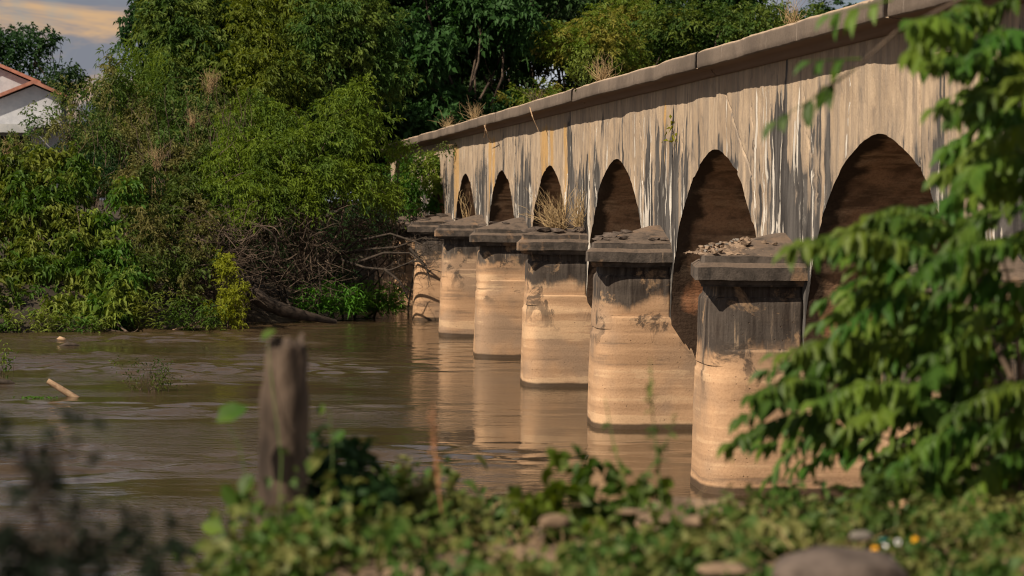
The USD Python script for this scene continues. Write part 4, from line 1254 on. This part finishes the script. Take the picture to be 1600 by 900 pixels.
for n_, (x, y, i) in enumerate([(-0.55, -0.75, 0), (-0.38, -0.85, 0)]):
    v, f = kinds[n_]
    obj('lone_stone', (v * [0.7, 0.5, 0.6] + [x, y, cap_top(x, y, SP * i) + 0.03], f), MAT['stone'], label=('upper' if n_ else 'lower') + ' of two stones lying apart on the slope of the nearest pier cap', cat='stone')
for i, words, xs in ((1, 'second', [(-1.7, -1.2, 0.9), (-1.5, -0.7, 1.3), (-1.25, -0.35, 1.2), (-1.05, -0.2, 1.1), (-1.6, -0.9, 0.8), (-1.35, -1.0, 1.4), (-1.1, -1.2, 1.0), (-0.9, -0.7, 1.2), (-1.5, -1.3, 0.7), (-0.3, -1.25, 0.8), (-0.15, -1.3, 0.7), (-0.45, -1.3, 0.6)]), (2, 'third', [(-1.6, -1.0, 1.6), (-1.2, -1.1, 1.9), (-0.8, -1.2, 1.8), (-0.4, -1.1, 1.5), (-1.3, -0.5, 1.4), (-0.7, -0.4, 1.5)]),
                     (3, 'fourth', [(-1.5, -0.9, 1.2), (-1.1, -0.5, 1.4), (-0.7, -0.9, 1.1)]), (4, 'fifth', [(-1.4, -0.8, 1.2), (-1.0, -0.4, 1.1)]), (5, 'sixth', [(-1.5, -0.6, 2.2), (-0.9, -0.3, 2.4), (-0.4, -0.6, 2.3), (-1.2, -1.1, 1.8)])):
    order = {k: n for n, k in enumerate(sorted(range(len(xs)), key=lambda q: xs[q][0]))}
    where = {2: ('nearer the tip of', 'nearer the wall on'), 3: ('at the tip of', 'in the middle of', 'nearest the wall on'), 4: ('at the tip of', 'second from the tip of', 'third from the tip of', 'nearest the wall on')}.get(len(xs))
    for k, (x, y, s) in enumerate(xs):
        v, f = kinds[k % 5]
        v = v * [1.7 * s, 1.1 * s, 0.75 * s] + [x, y + SP * i, cap_top(x, y, 0) + 0.04]
        obj('broken_stone', (v, f), MAT['rock'] if i != 5 else MAT['darktwig'], label=f'flat broken slab {where[order[k]] if where else "lying on"} the {words} pier cap from the right', cat='stone', group=f'broken slabs on the {words} pier cap')


def tuft(name, label, c, n, h, spread, seed, mat, r=0.006, cat='dry grass', leafy=None, lean=(0, 0)):
    rng = np.random.default_rng(seed)
    c = np.asarray(c, float)
    S = c + rng.normal(size=(n, 3)) * [spread * 0.3, spread * 0.4, 0]
    E = S + rng.normal(size=(n, 3)) * [spread, spread, 0.12] + np.stack([np.full(n, lean[0]), np.full(n, lean[1]), h * rng.uniform(0.4, 1.1, n)], 1)
    parts = [('blades' if leafy is None else 'twigs', twigs_between(rng, S, E, r, 6, 0.10, 3), mat)]
    if leafy:
        P = np.repeat(E, 9, 0) + rng.normal(size=(n * 9, 3)) * 0.10
        parts.append(('leaves', leaves(P, rng.normal(size=P.shape), unit(rng.normal(size=P.shape) * 0.5 + [0, 0, 1]), 0.15, 0.075), LEAF[leafy]))
    put(name, label, cat, c, parts)


tuft('dry_shrub', 'dry leafless shrub growing out of the third pier cap', (-0.75, 23.2, 4.6), 120, 1.05, 0.34, 130, MAT['drygrass'], 0.010, 'dry shrub', lean=(-0.25, 0))
tuft('dry_shrub', 'greenish dry shrub against the wall on the third pier cap', (-0.25, 22.7, 4.7), 70, 1.0, 0.2, 131, MAT['drygrass'], 0.009, 'dry shrub')
tuft('dry_shrub', 'few dry stems in front of the arch over the fifth pier', (-0.6, 48.2, 4.7), 16, 1.2, 0.25, 132, MAT['drygrass'], 0.012, 'dry shrub')


def on_coping(px, y_guess=None):
    """The point of the coping's front edge seen at column px."""
    a = np.linspace(-12, 95, 3000)
    d = np.stack([np.full(3000, -0.38), a, np.full(3000, 8.62)], -1) - EYE
    q = 800 + FPX * (d @ RIGHT) / (d @ FWD)
    return np.array([-0.38, float(np.interp(-px, -q, a)), 8.62])


tuft('dry_grass_tuft', 'dry grass tuft on the coping at the top right of the bridge', on_coping(1238), 46, 0.42, 0.16, 133, MAT['drygrass'], 0.005)
tuft('dry_grass_tuft', 'thick tan grass tuft beside the green plant on the coping', on_coping(940), 110, 0.55, 0.2, 134, MAT['drygrass'], 0.006)
tuft('dry_grass_tuft', 'small tan grass tuft on the far part of the coping', on_coping(742), 80, 0.55, 0.25, 135, MAT['drygrass'], 0.007)
tuft('dry_grass_tuft', 'low dead twigs on the coping left of the tan tuft', on_coping(838), 26, 0.55, 0.35, 136, MAT['twig'], 0.007)
tuft('dry_grass_tuft', 'low brown grass near the far end of the coping', on_coping(700), 50, 0.4, 0.3, 137, MAT['drygrass'], 0.007)
tuft('coping_plant', 'leafy grey-green plant rooted on top of the coping', on_coping(912), 22, 0.75, 0.22, 138, MAT['greenstem'], 0.006, 'plant', 'olive')
c = np.array([-0.03, 10.7, 7.0])
tuft('wall_sprig', 'tiny yellow-leaved sprig growing from the wall face', at(1052, 212, x=-0.03), 2, 0.18, 0.04, 139, MAT['drygrass'], 0.006, 'plant', 'yellow')
tuft('wall_sprig', 'drooping weed with pale leaves below the far coping', at(705, 226, x=-0.2), 14, -0.3, 0.25, 140, MAT['drygrass'], 0.008, 'plant', 'scrub')
rng = np.random.default_rng(141)
for (px, py0, py1, dx), label in zip([(828, 168, 205, 14), (760, 190, 215, -4), (757, 196, 222, 10)], ['pale bent root hanging from the coping over the third arch', 'thin root hanging from the coping over the fifth arch', 'forked root hanging beside the thin one over the fifth arch']):
    q = np.array([at(px, py0, x=-0.55), at(px + dx * 0.3, (py0 + py1) / 2 - 4, x=-0.57), at(px + dx * 0.6, (py0 + py1) / 2 + 6, x=-0.45), at(px + dx, py1, x=-0.35)])
    obj('hanging_root', tube(q, [0.022, 0.02, 0.017, 0.012], 6), MAT['tan'], smooth=True, label=label, cat='root', group='dry roots hanging from the coping')

# ------------------------------------------------------------------ the near bank, out of focus
def gz(p):
    return float(near_z(np.array([p[0]]), np.array([p[1]]))[0])


def on_bank(px, d):
    p = at(px, 600, d=d)
    return np.array([p[0], p[1], gz(p)])


# the stump
rng = np.random.default_rng(150)
D0 = 10.4
axis = np.array([at(440, 905, d=D0), at(440, 800, d=D0), at(443, 700, d=D0), at(446, 620, d=D0), at(449, 560, d=D0), at(449, 532, d=D0)])
n, m = 28, 40
tt = np.linspace(0, 1, m)
cen = np.stack([np.interp(tt * 5, np.arange(6), axis[:, k]) for k in range(3)], -1)
rad = np.interp(tt, [0, 0.2, 0.45, 0.55, 0.8, 0.93, 1.0], [0.13, 0.108, 0.104, 0.108, 0.093, 0.09, 0.08])
an = np.arange(n) / n * 2 * np.pi
v = cen[None] + rad[None, :, None] * (np.cos(an)[:, None, None] * np.array([1, 0, 0]) + np.sin(an)[:, None, None] * np.array([0, 1, 0]))
v = v + (np.cos(an)[:, None, None] * np.array([1, 0, 0]) + np.sin(an)[:, None, None] * np.array([0, 1, 0])) * (0.015 * nf(np.stack([np.cos(an)[:, None] * 2.5 + 0 * tt[None], np.sin(an)[:, None] * 2.5 + 0 * tt[None], 0 * an[:, None] + tt[None] * 2.5], -1), (1, 1, 1), 4, 151))[..., None]
v[:, -1, 2] += 0.020 * np.sin(2 * an + 0.6) + 0.012 * np.sin(5 * an) + rng.normal(size=n) * 0.010
v[:, -2, 2] += 0.010 * np.sin(2 * an + 0.6)
vv = v.reshape(-1, 3)
top = v[:, -1].mean(0) - [0, 0, 0.06]
f = np.vstack([grid_faces(n, m, True), np.stack([np.arange(n) * m + m - 1, np.roll(np.arange(n) * m + m - 1, -1), np.full(n, n * m)], -1)])
stump = put('tree_stump', 'weathered grey-brown upright stump with a notched top, standing out of focus on the near bank', 'stump', axis[0], [('trunk', (np.vstack([vv, top]), f), MAT['bark'])])
kn = axis[2] + [-0.02, -0.12, 0]
v, f = stone_mesh(rng, 0.018, 1.0)
obj('knot', (v + kn - axis[0], f), MAT['darktwig'], stump)


def leafy_stem(name, label, pts, spots, L, W, leaf, r=0.004, mat='greenstem', cat='plant'):
    """A thin plant: stems through pixel points (px, py, d), single leaves at spots (px, py, d, scale, direction)."""
    ms = [tube(np.array([at(a, b, d=c) for a, b, c in q]), np.linspace(r, r * 0.5, len(q)), 5) for q in pts]
    P = np.array([at(a, b, d=c) for a, b, c, _, _ in spots])
    S = np.array([s for *_, s, _ in spots])
    D = np.array([RIGHT * math.cos(t) + np.array([0, 0, 1.0]) * math.sin(t) + FWD * 0.3 for *_, t in spots])
    N = unit(np.tile(np.array([-0.6, -0.7, 0.5]), (len(P), 1)) + np.random.default_rng(len(P)).normal(size=P.shape) * 0.25)
    base = np.array([at(a, b, d=c) for a, b, c in pts[0][:1]])[0]
    one = [leaves(P[k:k + 1], D[k:k + 1], N[k:k + 1], L * S[k:k + 1], W * S[k:k + 1], True, 0.12, 0.1) for k in range(len(P))]
    put(name, label, cat, base, [('stem', join(*ms), MAT[mat])] + [('leaf', q, LEAF[leaf]) for q in one])


leafy_stem('climbing_plant', 'broad-leaved climbing plant around the foot of the stump', [[(420, 900, 10.1), (395, 800, 10.1), (375, 700, 10.1), (352, 655, 10.1)], [(430, 890, 10.1), (440, 720, 10.2), (425, 600, 10.3), (418, 530, 10.3)], [(420, 890, 10.0), (470, 820, 10.1)], [(500, 890, 10.3), (520, 720, 10.4), (515, 640, 10.4)]],
           [(338, 660, 10.1, 1.0, 0.55), (395, 800, 10.1, 0.9, 2.6), (372, 790, 10.1, 0.8, 2.2), (400, 835, 10.0, 1.0, 0.2), (385, 850, 10.0, 0.9, -0.6), (420, 850, 10.0, 1.1, -0.3), (460, 815, 10.1, 0.9, 0.5), (408, 532, 10.3, 0.55, 0.7), (350, 830, 10.1, 0.7, 2.8), (410, 870, 10.0, 1.0, -1.0), (480, 840, 10.0, 0.9, 0.0), (500, 650, 10.4, 0.4, 1.4), (520, 690, 10.4, 0.5, 0.8), (455, 560, 10.5, 0.35, 0.4), (378, 775, 10.1, 0.75, 1.2)], 0.17, 0.12, 'near')
shrub_spec = []


def near_bush(name, label, spec, leaf, L, W, seed, dens, Ls, nl, hang=0.2, base=None, r0=0.012, shell=0.9, mat='greenstem', group=None, cat='shrub'):
    rng = np.random.default_rng(seed)
    lobes = [(*at(px, py, d=d), r, r, r) for px, py, d, r in spec]
    c = np.mean([q[:3] for q in lobes], 0)
    b = np.array([c[0], c[1], gz(c)]) if base is None else base
    put(name, label, cat, b, [('stem', limbs(rng, b, lobes, r0, 0.15, 5, 2), MAT[mat]), ('foliage', crown(rng, lobes, dens, Ls, nl, L, W, hang=hang, shell=shell, six=True), LEAF[leaf])], group)


near_bush('shaded_bush', 'dark green bush in the stump\'s shade on its right', [(510, 740, 10.7, 0.13), (530, 780, 10.7, 0.15), (550, 750, 10.8, 0.12), (515, 700, 10.7, 0.08), (560, 800, 10.6, 0.14)], 'dark', 0.085, 0.045, 160, 90, 0.14, 6)
near_bush('dark_bush', 'out-of-focus bush with shade put into its near-black leaves in the bottom left corner', [(20, 880, 5.8, 0.09), (70, 885, 5.8, 0.08), (110, 895, 5.8, 0.07), (5, 840, 5.9, 0.06), (140, 910, 5.7, 0.06), (60, 915, 5.6, 0.12), (0, 915, 5.6, 0.12)], 'shade', 0.05, 0.022, 161, 130, 0.10, 7, 0.2, None, 0.01, mat='darktwig')
rng = np.random.default_rng(162)
S = [at(rng.uniform(0, 150), 860, d=5.8) for _ in range(14)]
E = [at(px, py, d=5.9) for px, py in ((82, 690), (75, 730), (140, 790), (20, 720), (115, 655), (40, 745), (200, 850), (225, 880), (5, 690), (60, 780), (130, 830), (170, 820), (95, 760), (30, 770))]
P = np.repeat(np.array(E), 8, 0) + rng.normal(size=(112, 3)) * [0.03, 0.03, 0.05]
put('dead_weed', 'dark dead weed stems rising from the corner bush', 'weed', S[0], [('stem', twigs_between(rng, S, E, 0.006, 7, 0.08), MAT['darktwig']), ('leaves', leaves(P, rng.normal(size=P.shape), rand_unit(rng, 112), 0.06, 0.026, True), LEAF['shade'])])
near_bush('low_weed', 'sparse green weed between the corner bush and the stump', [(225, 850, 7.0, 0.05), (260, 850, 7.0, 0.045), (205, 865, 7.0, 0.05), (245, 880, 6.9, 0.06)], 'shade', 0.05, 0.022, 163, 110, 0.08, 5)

# weeds over the crest of the near bank: nobody could count them
rng = np.random.default_rng(170)
Ps, Ds, Ns, Ls_ = [], [], [], []
clumps = []
for k in range(1500):
    d = rng.uniform(8.2, 13.2)
    px = rng.uniform(330, 1640)
    p = on_bank(px, d)
    if p[2] < 3.2:
        continue
    bare = noise(np.array([[p[0] * 1.6, p[1] * 1.6, 2.0]]), 171)[0]
    if bare < (0.40 if px < 820 else 0.51) or (px > 1180 and px < 1420 and d < 10.2):
        continue
    h = rng.uniform(0.03, 0.24) * rng.choice([0.6, 1.0, 1.5], p=[0.4, 0.45, 0.15]) * (1.2 if px < 700 else 0.62) * (1.15 if 8.6 < d else 0.7)
    clumps.append((p, h))
for p, h in clumps:
    n = int(rng.integers(9, 20))
    q = p + rng.normal(size=(n, 3)) * [0.09, 0.09, 0] + np.stack([np.zeros(n), np.zeros(n), rng.uniform(0.0, 1, n) ** 0.8 * h], 1)
    Ps.append(q), Ds.append(rng.normal(size=(n, 3)) + [0, 0, 0.2]), Ns.append(unit(rng.normal(size=(n, 3)) * 0.5 + [-0.2, -0.2, 1])), Ls_.append(rng.uniform(0.045, 0.10, n) * rng.choice([0.8, 1.0, 1.35]))
L_ = np.concatenate(Ls_)
obj('bank_weeds', leaves(np.vstack(Ps), np.vstack(Ds), np.vstack(Ns), L_, L_ * 0.6, True), LEAF['weed'], label='blurred mat of small weeds and creepers over the crest of the near bank', cat='weeds', kind='stuff')
rng = np.random.default_rng(172)
S, E = [], []
for k in range(420):
    p = on_bank(rng.uniform(560, 1640), rng.uniform(8.6, 12.6))
    S.append(p), E.append(p + rng.normal(size=3) * [0.12, 0.12, 0.02] + [0, 0, rng.uniform(0.02, 0.2)])
obj('dead_stalks', twigs_between(rng, S, E, 0.003, 5, 0.12, 3), MAT['drygrass'], label='blurred dead stalks and straw among the weeds of the near bank', cat='straw', kind='stuff')
near_bush('leafy_weed', 'tall green leafy weed on the crest left of the middle', [(625, 780, 11.2, 0.10), (660, 800, 11.0, 0.12), (590, 800, 11.0, 0.12), (705, 810, 11, 0.10)], 'weed', 0.085, 0.05, 173, 80, 0.12, 6)
near_bush('leafy_weed', 'round-leaved green weed on the crest under the second pier', [(880, 765, 11.6, 0.10), (930, 770, 11.5, 0.11), (980, 790, 11.4, 0.10), (860, 800, 11.2, 0.10), (905, 800, 11.3, 0.10)], 'near', 0.10, 0.075, 174, 70, 0.12, 5)
near_bush('leafy_weed', 'yellowish bushy weed on the crest under the nearest pier', [(1110, 812, 11.8, 0.08), (1150, 818, 11.6, 0.09), (1190, 808, 11.7, 0.08), (1230, 805, 11.8, 0.08), (1270, 812, 11.6, 0.08), (1080, 825, 11.5, 0.07)], 'weed', 0.055, 0.028, 175, 120, 0.12, 6)
near_bush('leafy_weed', 'pale green weed at the foot of the overhanging bush', [(1350, 800, 10.6, 0.10), (1400, 790, 10.6, 0.11), (1330, 830, 10.4, 0.07)], 'weed', 0.075, 0.035, 176, 100, 0.12, 6)
for pts, label, bl in (([(1035, 800), (1028, 720), (1020, 650), (1016, 560)], 'thin green stem rising in front of the second pier', 26), ([(1000, 800), (1010, 740), (1042, 690), (1060, 640)], 'second thin green stem crossing the tall one', 18), ([(985, 790), (960, 700), (945, 620)], 'faint thin stem left of the tall green one', 10)):
    q = np.array([at(a, b, d=11.2) for a, b in pts])
    r2 = np.random.default_rng(pts[0][0])
    t = r2.uniform(0.1, 0.95, bl) * (len(q) - 1)
    P = np.array([q[int(k)] + (q[int(k) + 1] - q[int(k)]) * (k % 1) for k in t])
    put('weed_stem', label, 'weed', q[0], [('stem', tube(q, np.linspace(0.006, 0.002, len(q)), 5), MAT['greenstem']), ('leaves', leaves(P, r2.normal(size=P.shape) + [0, 0, -0.2], rand_unit(r2, bl) + [0, 0, 1], 0.055, 0.022, True), LEAF['weed'])])
q = np.array([at(a, b, d=10.8) for a, b in ((690, 800), (683, 740), (678, 690), (676, 655))])
rng = np.random.default_rng(177)
P = np.repeat(q[1:], 40, 0) + rng.normal(size=(120, 3)) * [0.008, 0.008, 0.035]
put('seed_stalk', 'reddish brown seed stalk standing above the weeds', 'stalk', q[0], [('stem', tube(q, [0.006, 0.005, 0.004, 0.003], 5), MAT['redstalk']), ('seeds', leaves(P, rng.normal(size=P.shape), rand_unit(rng, 120), 0.02, 0.012), MAT['redstalk'])])

# rocks, clods and litter
rng = np.random.default_rng(180)


def rock(label, px, py, d, size, seed, mat='rock', group=None, name='rock'):
    r2 = np.random.default_rng(seed)
    v, f = tri(m3.Manifold.hull_points(rand_unit(r2, 60) * np.array(size)).refine_to_length(max(size) * 0.18))
    v = v + wob(v + seed, 6, 0.10 * max(size), seed) - FB0 * 0.10 * max(size)
    p = at(px, py, d=d)
    obj(name, (v + p, f), MAT[mat], smooth=True, label=label, cat='rock', group=group)


rock('large grey-brown boulder at the bottom edge right of the middle', 1312, 895, 8.9, (0.27, 0.25, 0.095), 181)
rock('brown clod of earth in the weeds below the second pier', 868, 815, 9.9, (0.075, 0.05, 0.035), 182, 'soil')
rock('flat tan stone among the weeds under the second pier', 985, 800, 10.6, (0.07, 0.05, 0.015), 184, 'soil')
rock('tan clod of earth at the foot of the yellowish weed', 1090, 815, 10.4, (0.09, 0.07, 0.03), 185, 'soil')
rock('pale stone among the litter beside the boulder', 1345, 838, 9.7, (0.055, 0.04, 0.025), 186, 'greystone')
rock('tan stone at the bottom edge in front of the boulder', 1130, 890, 9.3, (0.12, 0.09, 0.03), 188, 'soil')
for px, py, d, label in ((1367, 857, 9.5, 'yellow flower head beside the scrap of white plastic'), (1430, 842, 9.7, 'yellow flower head under the overhanging bush, the right one')):
    c = at(px, py, d=d)
    r2 = np.random.default_rng(px)
    D = rand_unit(r2, 26)
    put('yellow_flower', label, 'flower', c, [('petals', leaves(np.tile(c, (26, 1)), D, rand_unit(r2, 26), 0.017, 0.011, True), MAT['flower']), ('stem', tube([c - [0, 0, 0.08], c], [0.002, 0.002], 5), MAT['greenstem'])], 'yellow flowers in the litter')
for px, py, mat, s, label in ((1383, 852, 'white', 0.02, 'crumpled scrap of white plastic in the litter'), (1381, 842, 'teal', 0.02, 'crumpled scrap of teal plastic in the litter'), (1394, 872, 'white', 0.018, 'small pale scrap of plastic below the ring')):
    r2 = np.random.default_rng(px + py)
    v = at(px, py, d=9.55) + rand_unit(r2, 9) * s * [1, 1, 0.5]
    a = np.array([(0, 1, 2), (1, 3, 2), (2, 3, 4), (3, 5, 4), (4, 5, 6), (5, 7, 6), (6, 7, 8)])
    obj('litter_scrap', (v, a), MAT[mat], label=label, cat='litter')
c = at(1403, 847, d=9.55)
an = np.arange(25) / 24 * 2 * np.pi
obj('plastic_ring', tube(c + 0.010 * (np.cos(an)[:, None] * RIGHT + np.sin(an)[:, None] * unit(UP + 0.4 * FWD)), 0.003, 6, False), MAT['white'], smooth=True, label='small white plastic ring lying in the litter', cat='litter')

# the overhanging bush on the right: pinnate fronds on arching branches
rng = np.random.default_rng(190)
fronds, br = [], []


def frond(a, b, arch=0.10, leaflets=9, L=0.115, W=0.042):
    """A rachis from a to b with paired hanging leaflets."""
    a, b = np.asarray(a, float), np.asarray(b, float)
    ln = np.linalg.norm(b - a)
    t = np.linspace(0, 1, 9)[:, None]
    c = a + (b - a) * t + np.array([0, 0, 1.0]) * np.sin(np.pi * t) * arch * ln
    P, D, N, S = [], [], [], []
    ax = unit(b - a)
    side = unit(np.cross(ax, [0, 0, 1.0]))
    arch = arch * rng.uniform(0.2, 1.6)
    for k in range(leaflets):
        if rng.random() < 0.08:
            continue
        q = 0.12 + 0.88 * (k + 0.5) / leaflets
        i0 = q * 8
        p = c[int(i0)] + (c[min(int(i0) + 1, 8)] - c[int(i0)]) * (i0 % 1)
        for s in (-1, 1):
            P.append(p), D.append(unit(ax * 0.42 + side * s * 0.42 + np.array([0, 0, -0.9]) + rng.normal(size=3) * 0.24))
            N.append(unit(np.array([-0.5, -0.5, 0.8]) + ax * 0.2 - side * s * 0.3 + rng.normal(size=3) * 0.2))
            S.append(rng.uniform(0.6, 1.2) * (1 - 0.45 * abs(q - 0.45)))
    P.append(c[-1]), D.append(unit(ax + [0, 0, -0.5])), N.append(unit(np.array([-0.4, -0.4, 0.8]))), S.append(0.8)
    S = np.array(S)
    fronds.append(join(tube(c, np.linspace(0.006, 0.002, 9), 4, False), leaves(np.array(P), np.array(D), np.array(N), 0.112 * BK * S, 0.056 * BK * S * rng.uniform(0.8, 1.1), True, 0.22, 0.22)))


BK = 1.34                                                           # the shrub stands this much farther off than the stump
TRUNK = on_bank(1590, 9.8 * BK)
named = [((1310, 600), (1150, 600)), ((1420, 560), (1225, 580)), ((1330, 650), (1152, 672)), ((1400, 690), (1213, 712)), ((1440, 385), (1268, 385)), ((1510, 420), (1315, 390)), ((1430, 445), (1300, 470)), ((1500, 500), (1330, 520)), ((1390, 545), (1200, 560)), ((1460, 610), (1290, 630)),
         ((1500, 720), (1340, 760)), ((1500, 640), (1340, 660)), ((1500, 30), (1395, 70)), ((1530, 60), (1420, 45)), ((1560, 110), (1462, 85)), ((1590, 150), (1500, 180)), ((1585, 240), (1480, 300)), ((1560, 330), (1450, 400)), ((1600, 290), (1500, 250)), ((1610, 60), (1510, 110)), ((1605, 380), (1420, 430)),
         ((1540, 560), (1400, 600)), ((1560, 660), (1420, 720)), ((1600, 520), (1440, 540)), ((1620, 600), (1480, 640)), ((1610, 700), (1480, 760)), ((1560, 20), (1470, 20)), ((1640, 180), (1530, 200)), ((1640, 450), (1500, 470)), ((1480, 350), (1340, 360))]
for (a, b), k in zip(named, range(99)):
    d = rng.uniform(8.6, 9.8)
    pa, pb = at(*a, d=(d + 0.15) * BK), at(*b, d=(d - 0.1) * BK)
    pb = pb + rng.normal(size=3) * [0.06, 0.2, 0.05]
    frond(pa, pb, 0.10, int(6 + np.linalg.norm(pb - pa) / 0.047 * 0.6))
    for _ in range(2):
        a2, b2 = np.array(a) + rng.normal(size=2) * 26, np.array(b) + rng.normal(size=2) * 30 + [34, 8]
        frond(at(*a2, d=(d + rng.uniform(0, 0.9)) * BK), at(*b2, d=(d + rng.uniform(-0.1, 0.7)) * BK), 0.10, int(rng.integers(7, 11)))
for k in range(104):
    px = rng.uniform(1330, 1660)
    lo = np.interp(px, [1330, 1400, 1450, 1500, 1600], [440, 400, 340, 250, 60])
    py = rng.uniform(lo, 790)
    if py > 640 and px < 1400:
        continue
    d = rng.uniform(9.0, 11.2)
    frond(at(px + 60, py - 12, d=(d) * BK), at(px - 55, py + 22 + rng.normal() * 15, d=(d - 0.1) * BK), 0.10, int(rng.integers(7, 11)))
frond(at(1335, 108, d=(9.0) * BK), at(1213, 188, d=(8.9) * BK), -0.02, 3, 0.10)
frond(at(1345, 92, d=(9.0) * BK), at(1268, 95, d=(8.95) * BK), 0.0, 2, 0.09)
frond(at(1395, 0, d=(9.0) * BK), at(1300, 22, d=(8.95) * BK), 0.0, 3, 0.09)
frond(at(1560, 140, d=(9.0) * BK), at(1462, 168, d=(8.9) * BK), 0.0, 4, 0.09)
for k in range(26):
    ex = rng.uniform(1380, 1640)
    e = at(ex, rng.uniform(np.interp(ex, [1330, 1400, 1450, 1500, 1600], [470, 430, 370, 200, 60]), 760), d=(rng.uniform(9.2, 10.4)) * BK)
    br.append(tube(curve(rng, TRUNK + rng.normal(size=3) * [0.15, 0.15, 0], e, 10, 0.05, -0.10), np.linspace(0.024, 0.005, 10), 6))
br.append(tube(np.array([at(1600, -60, d=(9.3) * BK), at(1500, 0, d=(9.1) * BK), at(1400, 50, d=(9.0) * BK), at(1335, 108, d=(9.0) * BK), at(1270, 150, d=(8.95) * BK)]), [0.013, 0.011, 0.008, 0.005, 0.003], 6))
put('overhanging_shrub', 'large blurred green shrub with feather-like hanging leaves filling the right side', 'shrub', TRUNK, [('branches', join(*br), MAT['twig'])] + [('leaf', q, LEAF['near']) for q in fronds])
print('compound leaves', len(fronds))
near_bush('undergrowth', 'dull small-leaved undergrowth below the large shrub at the bottom right', [(1480, 830, 11.0, 0.13), (1540, 825, 11.4, 0.16), (1600, 815, 11.8, 0.2), (1440, 850, 10.6, 0.10), (1500, 865, 10.4, 0.13), (1570, 860, 10.6, 0.16), (1620, 870, 10.2, 0.16), (1560, 780, 12.2, 0.14), (1620, 740, 12.4, 0.16)], 'weed', 0.075, 0.028, 191, 38, 0.24, 7, 0.5)
